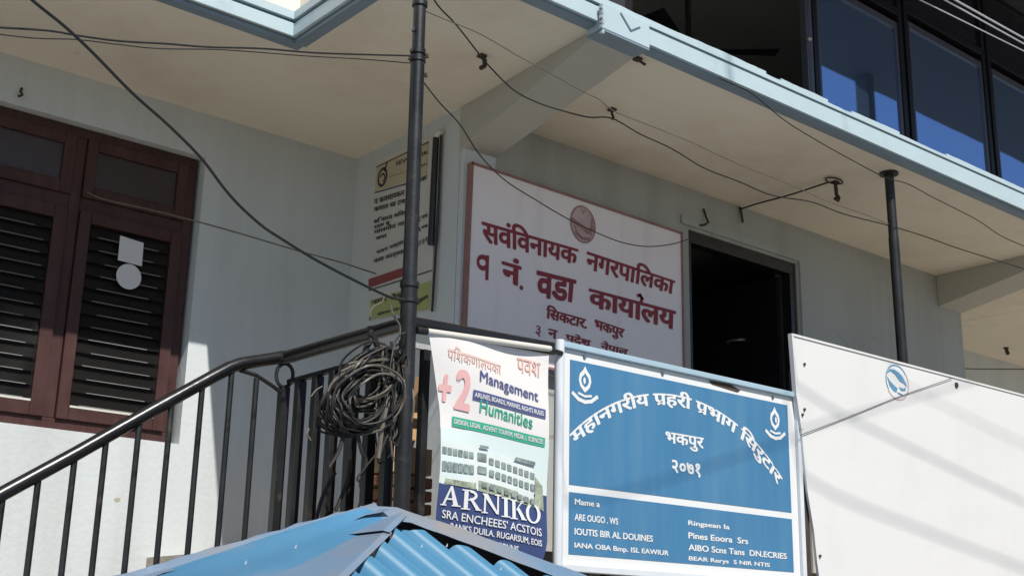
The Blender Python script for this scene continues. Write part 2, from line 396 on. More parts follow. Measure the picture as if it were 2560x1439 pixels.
# painted end cap of the beam
b = B().box((6.06, 6.27, 4.545), (6.575, 6.449, 4.765)); cap = b.build("beam_end", M_FASC, bld, bevel=.006)
b = B(); b.flat(stroke2([(6.25, 4.735), (6.36, 4.625)], .018), lambda x, y: (x, 6.266, y)); b.flat(stroke2([(6.36, 4.625), (6.46, 4.69)], .014), lambda x, y: (x, 6.266, y)); b.build("tick_mark", M_GROOVE, cap)
b = B().box((6.06, 6.275, 4.53), (6.575, 6.449, 4.546)); b.build("cap_underside", M_SLATE, cap)
b = B(); rnd = random.Random(2)
for i in range(6):
    z = 4.50+i*.042; w_ = rnd.uniform(.005, .015); x = 6.052+rnd.uniform(-.008, .006)
    b.prism([(x-w_, 6.264, z), (x+w_*.6, 6.264, z-.004), (x+w_, 6.264, z+.03), (x-w_*.4, 6.264, z+.036)], (0, .03, 0))
b.build("cracked_plaster", mat("chipped grey render", (.36, .42, .44), .9, var=.4, vscale=30), cap)

rnd = random.Random(21)
def crack(p, dx, dz, n_, fn, step=.07, wd=.004):
    b = B(); x, z = p; pts = [(x, z)]
    for k in range(n_): x += dx*step+rnd.uniform(-.02, .02); z += dz*step+rnd.uniform(-.02, .02); pts.append((x, z))
    b.flat(stroke2(pts, wd), fn); b.build("crack", M_CRACK, bld)
M_CRACK = mat("hairline crack", (.16, .155, .15), .9)
crack((11.7, 3.5), .8, -.5, 7, lambda x, y: (x, RY-.002, y))
for (x, z, r_) in ((12.45, 3.55, .05), (4.15, 1.05, .03), (13.95, 3.9, .035)):
    y_ = RY if x > 8 else LY
    B().flat(([(x+r_*math.cos(a*.7)*rnd.uniform(.6, 1.1), z+r_*.7*math.sin(a*.7)*rnd.uniform(.6, 1.1)) for a in range(9)], [tuple(range(9))]), lambda u, v: (u, y_-.0025, v)).build("chip", M_CEMENT, bld)

# landing and steps
b = B(); b.box((4.45, 6.55, FL-.35), (27, LY-.002, FL)); b.build("landing", M_CEMENT, bld)
b = B(); b.box((4.55, 6.7, GZ), (27, 6.9, FL-.352)); b.box((4.55, 6.902, GZ), (4.75, 9.9, FL-.352)); b.build("wall", M_CREAM, bld)
st = B().box((4.40, 7.75, FL-.35), (4.448, 9.95, FL-.30)).build("staircase", M_CEMENT, bld)
for i in range(14):
    x1 = 4.448-i*.37; z1 = FL-(i+1)*.235+.0
    if z1-.25 < GZ: break
    B().box((x1-.37, 7.75, z1-.30), (x1-.002, 9.2, z1)).build("step", M_CEMENT, st)

# upper storey
UY = 6.7; UT = 7.55
b = B(); b.box((-5, 8.26, SLT-.075), (4.53, 8.5, 7.0)); b.box((4.53, 6.75, SLT-.075), (4.75, 8.5, 7.55)); b.build("wall", M_CREAM, bld)
b = B(); b.box((5.6, 10.4, SLT), (16, 10.5, UT)); b.box((5.55, 6.9, SLT), (5.6, 10.4, UT)); b.box((15.9, 6.9, SLT), (16, 10.4, UT)); b.box((5.6, 6.9, UT-.05), (15.9, 10.4, UT)); b.box((5.6, 6.9, SLT-.01), (15.9, 10.4, SLT+.02)); b.build("interior", M_ROOMUP, bld)
b = B(); b.box((5.2, 4.22, UT), (24, 10.6, UT+.3)); b.build("eave", M_SOFFIT, bld)
b = B(); b.box((13.60, 4.3, GZ), (13.75, 4.5, UT-.002)); b.build("pillar", M_SOFFIT, bld)
uw = B(); P = uw
P.box((6.53, UY-.04, SLT), (6.69, UY+.1, UT)); upil = uw.build("pillar", mat("mauve grey pilaster", (.20, .17, .19), .6), bld)
B().box((6.692, UY-.02, SLT), (6.80, UY+.1, UT)).build("brown_edge", M_BROWN, upil)
def upper_window(x0, x1, z0, z1, transom=None, label=None):
    f = B()
    for a, c, in (((x0-.12, UY-.03, z0), (x0-.05, UY+.08, z1)),): f.box(*a_c) if False else f.box(a, c)
    f.box((x1+.05, UY-.03, z0), (x1+.12, UY+.08, z1)); f.box((x0-.048, UY-.03, z1-.08), (x1+.048, UY+.08, z1-.002))
    if transom: f.box((x0-.048, UY-.03, transom), (x1+.048, UY+.08, transom+.09))
    fr = f.build("window", M_DKP, bld, bevel=.004)
    g = B(); g.box((x0-.047, UY-.015, z0), (x0, UY+.03, (transom or z1)-.082)); g.box((x1, UY-.015, z0), (x1+.047, UY+.03, (transom or z1)-.082)); g.box((x0+.001, UY-.015, (transom or z1)-.16), (x1-.001, UY+.03, (transom or z1)-.082)); g.build("sash", M_GREYP, fr, bevel=.003)
    B().box((x0, UY+.005, z0), (x1, UY+.012, (transom or z1)-.16)).build("pane", M_GLASS, fr)
    if transom: B().box((x0-.045, UY+.005, transom+.092), (x1+.045, UY+.012, z1-.082)).build("pane", mat("dark tinted glass", (.02, .02, .028), .08, var=.1), fr)
    return fr
upper_window(9.43, 10.77, SLT-.05, UT-.002, 6.52)
upper_window(11.06, 12.47, SLT-.05, UT-.002, 6.62)
upper_window(12.76, 14.2, SLT-.05, UT-.002, 6.62)
upper_window(14.5, 16, SLT-.05, UT-.002, 6.62)
upper_window(5.0, 6.45, SLT-.05, UT-.002)
# open casement edge with a small screw
b = B(); b.box((9.16, UY-.05, SLT), (9.19, UY+.02, UT)); b.box((9.21, UY-.04, SLT), (9.27, UY+.02, UT)); b.build("casement_edge", M_GREYP, bld)
b = B().tube([(9.14, UY-.07, 5.66), (9.19, UY-.07, 5.66)], .022, 8); b.build("latch", M_STEEL, bld)

# ================================================================== brown louvred window
WY = 10.10
win = B().box((wx0+.002, WY, wz0+.002), (wx1-.03, WY+.08, wz0+.10)).box((wx0+.002, WY, wz1-.09), (wx1-.03, WY+.08, wz1-.003)).box((wx1-.115, WY, wz0+.102), (wx1-.03, WY+.08, wz1-.092)) \
    .box((3.49, WY, wz0+.102), (3.585, WY+.08, wz1-.092)).box((wx0+.002, WY, 3.44), (3.488, WY+.08, 3.56)).box((3.587, WY, 3.44), (wx1-.117, WY+.08, 3.56)).box((1.98, WY, wz0+.102), (2.07, WY+.08, 3.438)).build("window", M_WOOD, bld, bevel=.005)
def sash(x0, x1, z0, z1, st=.11, louv=True, y=WY-.03):
    b = B(); b.box((x0, y, z0), (x0+st, y+.06, z1)); b.box((x1-st, y, z0), (x1, y+.06, z1)); b.box((x0+st+.001, y+.002, z0), (x1-st-.001, y+.058, z0+st)); b.box((x0+st+.001, y+.002, z1-st), (x1-st-.001, y+.058, z1))
    b.build("sash", M_WOOD, win, bevel=.006)
    a0, a1, c0, c1 = x0+st, x1-st, z0+st, z1-st
    if louv:
        k = 0; z = c0+.0
        nl = int((c1-c0)/.107)
        for k in range(nl):
            z = c0+.02+k*(c1-c0-.02)/nl; hh = (c1-c0)/nl
            # tilted glass slat
            B().prism([(a0+.004, y+.006, z), (a1-.004, y+.006, z), (a1-.004, y+.040, z+hh*1.02), (a0+.004, y+.040, z+hh*1.02)], (0, .007, 0)).build("louver", M_LOUV, win)
            xs = a0+.06+random.uniform(0, .10); xe = a1-.05-random.uniform(0, .12)
            B().tube([(xs, y+.004, z+.004), (xe, y+.004, z+.002)], .0042, 5).build("louver_clip", M_CLIP, win)
        b = B(); b.box((a0+.0035, y+.0, c0+.001), (a1-.0035, y+.015, c0+.018)); b.build("sill_strip", M_WPLASTIC, win)
    else:
        B().box((a0+.001, y+.03, c0+.001), (a1-.001, y+.038, c1-.001)).build("pane", mat("dusty transom glass", (.045, .032, .034), .25, var=.3, vscale=2), win)
        B().box((a0+.001, y+.012, c0+.001), (a1-.001, y+.029, c0+.02)).build("glazing_bead", M_WOOD, win)
sash(2.08, 3.485, 1.66, 3.44); sash(3.59, 4.52, 1.66, 3.44, st=.10)
sash(.5, 1.975, 1.66, 3.44)
sash(3.59, 4.52, 3.56, 4.09, st=.095, louv=False); sash(2.08, 3.485, 3.56, 4.09, st=.095, louv=False)
# stickers on the pane
B().prism([(3.95, WY-.042, 3.29), (4.165, WY-.042, 3.27), (4.17, WY-.042, 3.06), (3.952, WY-.042, 3.07)], (0, .004, 0)).build("paper_sticker", M_STICK, None, label="white square paper sticker on the dark louvred window, above the round one", category="sticker")
B().prism([(4.065+.112*math.cos(i*math.pi/16), WY-.042, 2.945+.112*math.sin(i*math.pi/16)) for i in range(32)], (0, .004, 0)).build("paper_sticker", M_STICK, None, label="white round paper sticker on the dark louvred window, below the square one", category="sticker")

# ================================================================== railing
rail = thing("stair_railing", (4.4, 7.0, FL), "black metal railing rising along the stairs and round the landing corner", "railing")
RX0 = 4.42; RYF = 6.34
hr = [(1.6, 7.8, .14), (2.5, 7.8, .78), (2.93, 7.8, 1.075), (3.4, 7.8, 1.41), (3.80, 7.8, 1.69), (3.94, 7.8, 1.785), (4.02, 7.8, 1.825), (4.10, 7.8, 1.85), (4.33, 7.8, 1.92)]
B().tube(hr, .046, 14).build("handrail", M_BLACK, rail)
B().tube([(4.33, 7.8, 1.92), (4.37, 7.75, 1.925), (4.42, 6.34, 1.93)], .048, 14).build("handrail", M_BLACK, rail)
B().tube([(4.42, 6.34, 1.93), (5.7, 6.36, 1.97), (8.4, 6.38, 1.97)], .046, 14).build("handrail", M_BLACK, rail)
# lower rails
B().tube([(4.02, 7.8, 1.78), (4.15, 7.8, 1.765), (4.30, 7.8, 1.70), (4.345, 7.8, 1.675)], .016, 8).build("lower_rail", M_BLACKM, rail)
B().box((4.385, 6.36, 1.735), (4.425, 7.78, 1.765)).build("lower_rail", M_BLACKM, rail)
B().box((4.45, 6.33, 1.775), (8.4, 6.36, 1.81)).build("lower_rail", mat("pale worn rail", (.42, .43, .44), .5, var=.15, vscale=8), rail)
B().tube([(4.37+.075*math.cos(a*math.pi/12)*.75, 7.79-.02*math.cos(a*math.pi/12), 1.795+.085*math.sin(a*math.pi/12)) for a in range(24)], .014, 8, closed=True).build("ring", M_BLACKM, rail)
for i, x in enumerate((1.9, 2.1, 2.31, 2.52, 2.72, 2.93, 3.12, 3.33, 3.54, 3.75, 3.96, 4.155)):
    # rail height at x
    zt = 1.77
    for a, c in zip(hr[:-1], hr[1:]):
        if a[0] <= x <= c[0]: zt = a[2]+(c[2]-a[2])*(x-a[0])/(c[0]-a[0])
    zb = FL-.235-.7*(4.45-x)*.9
    if x > 4: zt = 1.775
    B().tube([(x, 7.8, zb), (x, 7.8, zt-.03)], .021, 8).build("baluster", M_BLACKM, rail)
B().box((4.345, 7.765, FL), (4.41, 7.83, 1.71)).build("post", M_BLACKM, rail)
for y in (7.62, 7.39, 7.17, 6.93, 6.71, 6.5):
    B().box((4.375, y-.033, FL-.3), (4.44, y+.033, 1.735)).build("baluster", M_BLACKM, rail, bevel=.005)
for x in [4.56+.2*k for k in range(19)]:
    B().box((x-.025, 6.32, FL-.3), (x+.025, 6.37, 1.775)).build("baluster", M_BLACKM, rail)
# second railing section flat bars near the corner, doubled uprights
for (x, y) in ((4.47, 6.42),):
    B().box((x-.03, y-.03, FL-.3), (x+.03, y+.03, 1.9)).build("post", M_BLACKM, rail)

# ================================================================== big pole and posts
pole = thing("iron_pole", (4.37, 6.2, GZ), "tall black iron pipe pole in front of the landing corner, cables tied to it", "pole")
p0 = at(1003, 1270, Y=6.2); p1 = at(1050, 0, Y=6.2); px = lambda z: p0.x+(p1.x-p0.x)*(z-p0.z)/(p1.z-p0.z)
zc = at(1043, 150, Y=6.2).z; zl = at(1020, 712, Y=6.2).z
B().tube([(px(GZ), 6.2, GZ), (px(zl), 6.2, zl)], .052, 18).build("pipe", M_BLACKM, pole)
B().tube([(px(zl), 6.2, zl+.0), (px(zc), 6.2, zc)], .046, 18).build("pipe", M_BLACKM, pole)
B().tube([(px(zc), 6.2, zc), (px(5.2), 6.2, 5.2)], .042, 18).build("pipe", M_BLACKM, pole)
for z, r in ((zc, .053), (zc+.055, .05), (zl+.0, .06), (zl-.1, .060), (at(1050, 12, Y=6.2).z, .052)):
    B().tube([(px(z), 6.2, z-.015), (px(z), 6.2, z+.02)], r, 18).build("collar", M_BLACKM, pole)
for z, dx in ((zc+.05, -.065), (zc-.01, -.075), (zc+.2, -.055), (zc+.05, .06), (zc-.09, .055)):
    B().tube([(px(z)+dx*.6, 6.19, z), (px(z)+dx, 6.18, z), (px(z)+dx*1.05, 6.18, z-.02)], .012, 6).build("bolt", M_RUST if dx > 0 else M_BLACKM, pole)

post = thing("black_post", (10.42, 6.63, FL), "slim black steel post under the balcony, behind the white board", "post")
q0 = Vector((10.45, 6.63, FL)); q1 = Vector((10.39, 6.63, H))
B().tube([q0, q0.lerp(q1, .83)], .05, 14).build("pipe", M_BLACKM, post)
B().tube([q0.lerp(q1, .83), q1-Vector((0, 0, .02))], .046, 14).build("pipe", M_BLACKM, post)
B().tube([q1-Vector((.0, 0, .022)), q1-Vector((0, 0, .001))], .095, 12).build("flange", M_BLACKM, post)

# ================================================================== boards
YF = lambda y: (lambda u, v: (u, y, v))
# --- office board
ob = thing("office_board", (7.75, 8.2, 2.5), "large white office board with maroon Devanagari lettering on the shaded wall beside the door", "sign board")
def P2(x, y, Y): v = at(x, y, Y=Y); return (v.x, v.z)
OY = 8.19
tl, tr, br_, bl = P2(1180, 408, OY), P2(1703, 583, OY), P2(1703, 930, OY), P2(1166, 860, OY)
bl = (tl[0]-.02, 2.35); br_ = (tr[0], 2.35)
B().prism([(tl[0], OY, tl[1]), (tr[0], OY, tr[1]), (br_[0], OY, br_[1]), (bl[0], OY, bl[1])], (0, .05, 0)).build("panel", M_SIGNW, ob)
b = B(); t = .022
for a, c in ((tl, tr), (tr, br_), (bl, br_), (tl, bl)):
    b.flat(stroke2([a, c], t), lambda x, y: (x, OY-.012, y)) if 0 else b.prism([(x, OY-.014, y) for x, y in stroke2([a, c], t)[0]], (0, .068, 0))
b.build("frame", M_PINKEDGE, ob)
b = B()
def line(b, txt, p, Y, dy, bold=.02, marks=(), shear=0):
    """p = four pixels: bottom-left, bottom-right, top-right, top-left of the ink"""
    q = [P2(*c, Y) for c in p]
    b = B(); b.flat(quadmap(text2(txt, bold, marks, shear), *q), lambda x, y: (x, Y-dy, y)); b.build("lettering", M_RED, ob)
line(b, "सवंिवनायक", ((1205, 605), (1443, 663), (1447, 607), (1203, 532)), OY, .004, .035)
line(b, "नगरपािलका", ((1463, 672), (1683, 737), (1690, 688), (1468, 610)), OY, .004, .035)
q_ = [P2(*c, OY) for c in ((1191, 692), (1222, 700), (1224, 638), (1191, 634))]
B().flat(quadmap(join2(ring2(.46, .66, .46, .34, .2, 18), rect2(.70, -.02, .95, .98)), *q_), lambda x, y: (x, OY-.004, y)).build("lettering", M_RED, ob)
line(b, "नं", ((1253, 700), (1302, 718), (1304, 650), (1254, 637)), OY, .004, .045)
B().flat(disc2(*P2(1303, 719, OY), .022, .022), lambda x, y: (x, OY-.004, y)).build("lettering", M_RED, ob)
line(b, "वडा", ((1340, 742), (1436, 757), (1441, 700), (1341, 675)), OY, .004, .042)
line(b, "कायालय", ((1470, 765), (1688, 826), (1690, 756), (1472, 700)), OY, .004, .04, marks=((4, 'reph'),))
line(b, "िसकटार.", ((1364, 795), (1466, 822), (1472, 790), (1366, 760)), OY, .004, .045)
line(b, "भकपुर", ((1484, 830), (1556, 852), (1562, 823), (1486, 797)), OY, .004, .045)
line(b, "३", ((1337, 838), (1350, 842), (1352, 815), (1340, 812)), OY, .004, .01)
line(b, "न", ((1369, 842), (1392, 848), (1394, 826), (1370, 820)), OY, .004, .045)
line(b, "पदेश", ((1413, 852), (1476, 868), (1478, 845), (1414, 828)), OY, .004, .045)
line(b, "नेपाल", ((1500, 872), (1568, 888), (1572, 868), (1503, 850)), OY, .004, .045)
cx, cz = P2(1457, 561, OY)
B().flat(disc2(cx, cz, .158, .178), lambda x, y: (x, OY-.003, y)).build("emblem_ground", mat("faded emblem ground", (.56, .42, .42), .5, var=.3, vscale=9), ob)
b = B(); f = lambda x, y: (x, OY-.005, y)
b.flat(ring2(cx, cz, .165, .185, .014), f)
sw = [(cx-.15, cz+.02), (cx-.07, cz-.01), (cx, cz-.03), (cx+.06, cz-.06), (cx+.13, cz-.01)]
b.flat(stroke2(sw, .045), f); b.flat(stroke2([(cx-.09, cz-.10), (cx-.01, cz-.14), (cx+.08, cz-.13)], .03), f)
b.flat(stroke2([(cx-.02, cz+.15), (cx+.0, cz+.11), (cx+.03, cz+.15)], .01), f); b.flat(stroke2([(cx+.12, cz+.08), (cx+.10, cz-.08)], .022), f); b.flat(stroke2([(cx-.11, cz-.04), (cx-.07, cz-.12)], .02), f)
b.build("emblem", M_EMB, ob)

# --- blue board
YB = 6.25
bb = thing("blue_board", (6.9, YB, .5), "blue notice board with white Devanagari arc lettering and pale metal frame on the railing", "sign board")
BL, BR, BT, BB = 5.68, 8.20, 1.955, .50
B().box((BL-.03, YB, BB), (BR+.0, YB+.03, BT)).build("panel", M_TXTW, bb)
bx0, bx1 = 5.725, 8.115
b = B(); b.box((bx0, YB-.003, 1.025), (bx1, YB-.0005, 1.885)); b.box((bx0, YB-.003, .565), (bx1, YB-.0005, .975)); b.build("blue_field", M_BLUE, bb)
B().tube([(5.61, YB-.02, .44), (5.61, YB-.02, 2.0)], .034, 12).build("frame_tube", M_FRAMEW, bb)
b = B(); b.box((BL-.035, YB-.03, BT+.002), (BR+.04, YB+.05, BT+.045)); b.build("frame_rail", M_FRAMEB, bb, bevel=.006)
b = B(); b.box((BR+.002, YB-.03, BB), (BR+.05, YB+.05, BT)); b.box((BL-.03, YB-.03, BB-.05), (BR+.05, YB+.05, BB-.002)); b.build("frame_rail", M_FRAMEW, bb, bevel=.006)
B().box((5.645, YB-.015, BB), (5.652, YB+.04, BT)).build("seam", M_GROOVE, bb)
FB = lambda x, y: (x, YB-.0055, y)
# arc lettering
arc = cut_x(text2("महानगरीय पहरी पभाग िसरुटार", .035, marks=((10, 'ra'), (15, 'ra'))), .012)
A0, A1, A2 = (5.80, 1.335), (6.90, 1.80), (7.965, 1.30)
cxa = 6.9; import cmath
# circle through the three feet
def circ(a, b_, c):
    ax, ay = a; bx, by = b_; cx_, cy = c
    d = 2*(ax*(by-cy)+bx*(cy-ay)+cx_*(ay-by))
    ux = ((ax*ax+ay*ay)*(by-cy)+(bx*bx+by*by)*(cy-ay)+(cx_*cx_+cy*cy)*(ay-by))/d
    uy = ((ax*ax+ay*ay)*(cx_-bx)+(bx*bx+by*by)*(ax-cx_)+(cx_*cx_+cy*cy)*(bx-ax))/d
    return ux, uy, math.hypot(ax-ux, ay-uy)
ux, uy, R = circ((5.80, 1.27), (6.88, 1.665), (7.93, 1.20))
a0 = math.atan2(1.27-uy, 5.80-ux); a1 = math.atan2(1.20-uy, 7.93-ux)
b = B()
b.flat(([( ux+(R+y*.155)*math.cos(a0+(a1-a0)*x), uy+(R+y*.155)*math.sin(a0+(a1-a0)*x)) for x, y in arc[0]], arc[1]), FB)
b.build("lettering", M_TXTW, bb)
B().flat(place(text2("भकपुर", .03), 6.67, 1.385, 7.09, 1.50), FB).build("lettering", M_TXTW, bb)
B().flat(place(text2("२०७१", .035), 6.735, 1.195, 7.045, 1.30), FB).build("lettering", M_TXTW, bb)
for s_, x0, y0, x1, y1 in (("Mame a", 5.775, .895, 6.01, .935), ("ARE OUGO . WS", 5.775, .79, 6.185, .835), ("IOUTIS BIR AL DOUINES", 5.775, .695, 6.53, .74), ("IANA OBA Bmp. ISL EAWIUR", 5.775, .60, 6.69, .645),
    ("Ringsean Ia", 6.90, .83, 7.36, .875), ("Pines Eoora  Srs", 6.90, .745, 7.57, .79), ("AIBO Scns Tans  DN.ECRIES", 6.90, .66, 8.03, .705), ("BEAR Rerys  S NIR NTIS", 6.90, .58, 7.82, .62)):
    B().flat(place(text2(s_, .03), x0, y0, x1, y1), FB).build("lettering", M_TXTW, bb)
for cx in (5.865, 7.945):
    b = B(); cz = 1.745 if cx < 6 else 1.735
    out = [(0, .115), (.018, .085), (.05, .055), (.06, .01), (.045, -.035), (0, -.075), (-.045, -.035), (-.06, .01), (-.05, .055), (-.018, .085)]
    o2 = [(cx+x, cz+y) for x, y in out]; i2 = [(cx+x*.62, cz+.003+y*.55) for x, y in out]; N = len(out)
    V = o2+i2; b.flat((V, [(i, (i+1) % N, (i+1) % N+N, i+N) for i in range(N)]), FB)
    b.flat(stroke2([(cx-.06, cz-.085), (cx, cz-.10), (cx+.06, cz-.09)], .016), FB)
    b.flat(stroke2([(cx-.115, cz-.092), (cx-.06, cz-.128), (cx+.0, cz-.14), (cx+.06, cz-.128), (cx+.115, cz-.09)], .026), FB)
    b.flat(disc2(cx+(.012 if cx > 6 else -.006), cz+.01, .012, .025, 12), FB)
    b.build("emblem", M_TXTW, bb)
for x, z in ((5.86, 1.925), (6.65, 1.925), (7.93, 1.925)):
    B().tube([(x, YB-.010, z), (x, YB-.001, z)], .014, 8).build("screw", M_GROOVE, bb)
b = B(); b.prism([(7.16, YB-.004, 1.95), (7.42, YB-.004, 1.955), (7.53, YB-.004, 1.925), (7.50, YB-.004, 1.905), (7.20, YB-.004, 1.925)], (0, .002, 0)); b.build("rust_chip", M_RUST, bb)

# --- white board
YW = 6.2
wb = thing("white_board", (10.2, YW, .4), "large plain white sheet board with a small round blue logo, right of the blue board", "sign board")
P = [(8.15, 2.475), (8.17, 2.2), (8.185, 1.95), (8.22, 1.75), (8.24, 1.45), (8.27, 1.2), (8.33, .9), (8.355, .65), (8.40, .35), (12.9, .35), (12.9, 2.49), (8.6, 2.485)]
B().prism([(x, YW, z) for x, z in P], (0, .022, 0)).build("sheet", M_WHITE, wb)
b = B().prism([(8.155, YW-.010, 2.462), (12.9, YW-.010, 2.476), (12.9, YW-.010, 2.492), (8.155, YW-.010, 2.480)], (0, .034, 0)); b.build("edge_fold", M_WHITE, wb)
b = B().prism([(8.14, YW-.006, 2.48), (8.165, YW-.006, 2.48), (8.20, YW-.006, 1.95), (8.24, YW-.006, 1.7), (8.215, YW-.006, 1.7), (8.17, YW-.006, 1.97)], (0, .04, 0)); b.build("edge_fold", M_STICK, wb)
B().box((8.22, YW+.04, .3), (8.33, YW+.10, 2.2)).build("batten", M_RUST, wb)
B().box((8.7, YW+.04, .3), (12.8, YW+.10, .42)).build("batten", M_RUST, wb)
FW = lambda x, y: (x, YW-.003, y)
cx, cz = 9.63, 2.295
b = B(); b.flat(ring2(cx, cz, .175, .155, .012, a0=35, a1=215), FW)
def clipwave(pts): return pts, [tuple(range(len(pts)))]
b.flat(clipwave([(cx-.155, cz+.05), (cx-.09, cz+.085), (cx-.02, cz+.06), (cx+.04, cz+.01), (cx+.10, cz+.0), (cx+.15, cz-.03), (cx+.14, cz+.0), (cx+.09, cz+.06), (cx+.03, cz+.09), (cx-.03, cz+.105), (cx-.11, cz+.10)]), FW)
b.flat(clipwave([(cx-.155, cz+.03), (cx-.11, cz-.01), (cx-.05, cz-.04), (cx+.0, cz-.06), (cx-.02, cz-.10), (cx-.07, cz-.09), (cx-.12, cz-.05)]), FW)
b.flat(clipwave([(cx+.02, cz-.045), (cx+.09, cz-.05), (cx+.13, cz-.035), (cx+.12, cz-.065), (cx+.06, cz-.075)]), FW)
b.flat(stroke2([(cx+.0, cz-.1), (cx+.07, cz-.11)], .012), FW)
b.build("logo", M_LOGO, wb)
b = B(); b.flat(ring2(cx, cz-.003, .182, .165, .012, a0=215, a1=395), FW); b.build("logo_rim", M_LOGOP, wb)
for q in ((2010, 910), (2010, 1023), (2390, 962), (2043, 1388), (2005, 1036)):
    x, z = P2(*q, YW)
    if q == (2043, 1388): x += .03
    r = .026 if q[0] == 2390 else .012
    B().tube([(x, YW-.012, z), (x, YW-.001, z)], r, 10).build("screw", M_RUST, wb)

# --- college banner
YN = 6.18
bn = thing("hanging_banner", (5.0, YN, .4), "narrow college banner with pink +2 and navy lower part, left of the blue board", "banner")
def nmap(u, v, off=0):
    """u 0..1 left to right, v 0..1 bottom to top of the cloth"""
    z = .42+(1.845-.42)*v
    lx = 4.585 + (-.125*max(0, (v-.66)/.34)**1.3) + (-.006*math.sin(v*9))
    rx = 5.475 + .006*math.sin(v*5) - .09*max(0, (.16-v)/.16)**1.5
    x = lx+(rx-lx)*u
    zz = z+.05*(u-.5)*(v-.35)
    y = YN + .012*math.sin(u*7+v*3)+.010*math.sin(v*11+u*4) - .03*(1-u)*(v**2)*0 - off
    return (x, y, zz)
B().grid(lambda u, v: nmap(u, v), 24, 40).build("cloth", M_FLEX, bn)
# inverse: (x,z) -> u,v
def nuv(x, z):
    v = (z-.42)/1.425
    for _ in range(4):
        lx = 4.585 + (-.125*max(0, (v-.66)/.34)**1.3) + (-.006*math.sin(v*9)); rx = 5.475+.006*math.sin(v*5) - .09*max(0, (.16-v)/.16)**1.5
        u = (x-lx)/(rx-lx); v = (z-.05*(u-.5)*(v-.35)-.42)/1.425
    return u, v
def FN(off): return lambda x, z: nmap(*nuv(x, z), off)
def dense(vf):
    return cut_x(vf, .05)
def npatch(name, m, u0, v0, u1, v1, off):
    B().grid(lambda a, c: nmap(u0+(u1-u0)*a, v0+(v1-v0)*c, off), 20, 12).build(name, m, bn)
npatch("navy_field", M_FLEXBLUE, .0, .0, 1, .352, .003)
npatch("sky_field", M_FLEXSKY, .0, .353, 1, .60, .003)
def nline(m, items, name="lettering"):
    for it in items:
        b = B()
        txt, x0, z0l, x1, z0r, h, bold = it
        vf = dense(text2(txt, bold)) if isinstance(txt, str) else txt
        V = [(x0+(x1-x0)*x, z0l+(z0r-z0l)*x+h*y) for x, y in vf[0]]
        b.flat((V, vf[1]), FN(.0065)); b.build(name, m, bn)
nline(M_PINK, [("2", 4.68, 1.395, 4.80, 1.385, .255, .045), ("+", 4.56, 1.43, 4.655, 1.43, .17, .045)])
nline(M_SALMON, [("उच्चशिक्षाका लागि", 4.60, 1.70, 5.04, 1.665, .085, .0)]) if False else nline(M_SALMON, [("पिशकणालयका", 4.60, 1.70, 5.05, 1.665, .09, .0), ("पवश", 5.20, 1.71, 5.40, 1.70, .10, .0)])
nline(M_NAVY, [("Management", 4.86, 1.57, 5.38, 1.51, .095, .012)])
bandbox = lambda: cut_x(rect2(0, 0, 1, 1), .05)
nline(M_NAVY, [(bandbox(), 4.815, 1.47, 5.44, 1.425, .062, 0)], "band")
nline(M_GREEN, [("Humanities", 4.875, 1.395, 5.33, 1.345, .085, .012)])
nline(M_GREEN, [(bandbox(), 4.675, 1.285, 5.44, 1.235, .062, 0)], "band")
def over(m, items, name="lettering"):
    for txt, x0, zl, x1, zr, h, bold in items:
        vf = dense(text2(txt, bold)); V = [(x0+(x1-x0)*x, zl+(zr-zl)*x+h*y) for x, y in vf[0]]; B().flat((V, vf[1]), FN(.010)).build(name, m, bn)
# serif capitals
def serif(letter):
    q = []
    def s_(x0, x1, y): q.append(rect2(x0, y, x1, y+.06))
    if letter == 'A':
        q.append(([(0.08, 0), (.20, 0), (.50, .88), (.46, 1)], [(0, 1, 2, 3)])); q.append(([(.62, 0), (.86, 0), (.54, 1), (.44, .98)], [(0, 1, 2, 3)])); q.append(rect2(.26, .30, .68, .38)); s_(0, .30, 0); s_(.54, .96, 0)
    if letter in 'RKIN': q.append(rect2(.12, .0, .32, 1))
    if letter == 'R':
        q.append(ring2(.40, .73, .36, .27, .13, 14, -90, 90)); q.append(rect2(.3, .94, .42, 1)); q.append(rect2(.3, .46, .42, .53)); q.append(([(.42, .50), (.58, .50), (.96, 0), (.74, 0)], [(0, 1, 2, 3)])); s_(0, .44, 0); s_(0, .4, .94); s_(.70, 1, 0)
    if letter == 'N':
        q[-1] = rect2(.12, 0, .21, .95); q.append(([(.02, 1), (.28, 1), (.86, 0), (.74, 0)], [(0, 1, 2, 3)])); q.append(rect2(.77, 0, .86, 1)); s_(.02, .32, 0); s_(.66, .98, .94)
    if letter == 'I': q[-1] = rect2(.3, 0, .66, 1); s_(.05, .92, 0); s_(.05, .92, .94)
    if letter == 'K': q.append(([(.3, .42), (.42, .52), (.86, 1), (.74, 1)], [(0, 1, 2, 3)])); q.append(([(.38, .56), (.56, .62), (.98, 0), (.72, 0)], [(0, 1, 2, 3)])); s_(0, .44, 0); s_(0, .44, .94); s_(.66, 1.02, 0); s_(.62, .98, .94)
    if letter == 'O':
        V = []; F = []; N = 26
        for i in range(N): a = i*2*math.pi/N; V += [(.5+.5*math.cos(a), .5+.52*math.sin(a)), (.5+.29*math.cos(a), .5+.43*math.sin(a))]
        for i in range(N): F.append((2*i, (2*i+2) % (2*N), (2*i+3) % (2*N), 2*i+1))
        q.append((V, F))
    return join2(*q)
b = B(); xx = 4.60
for ch, wd in (('A', .165), ('R', .155), ('N', .16), ('I', .085), ('K', .15), ('O', .145)):
    vf = serif(ch); h = .122
    V = [(xx+wd*.97*x, .79-.07*(xx-4.6)/.85+h*y) for x, y in vf[0]]; b.flat((V, vf[1]), FN(.010)); xx += wd-.008
b.build("lettering", M_TXTW, bn)
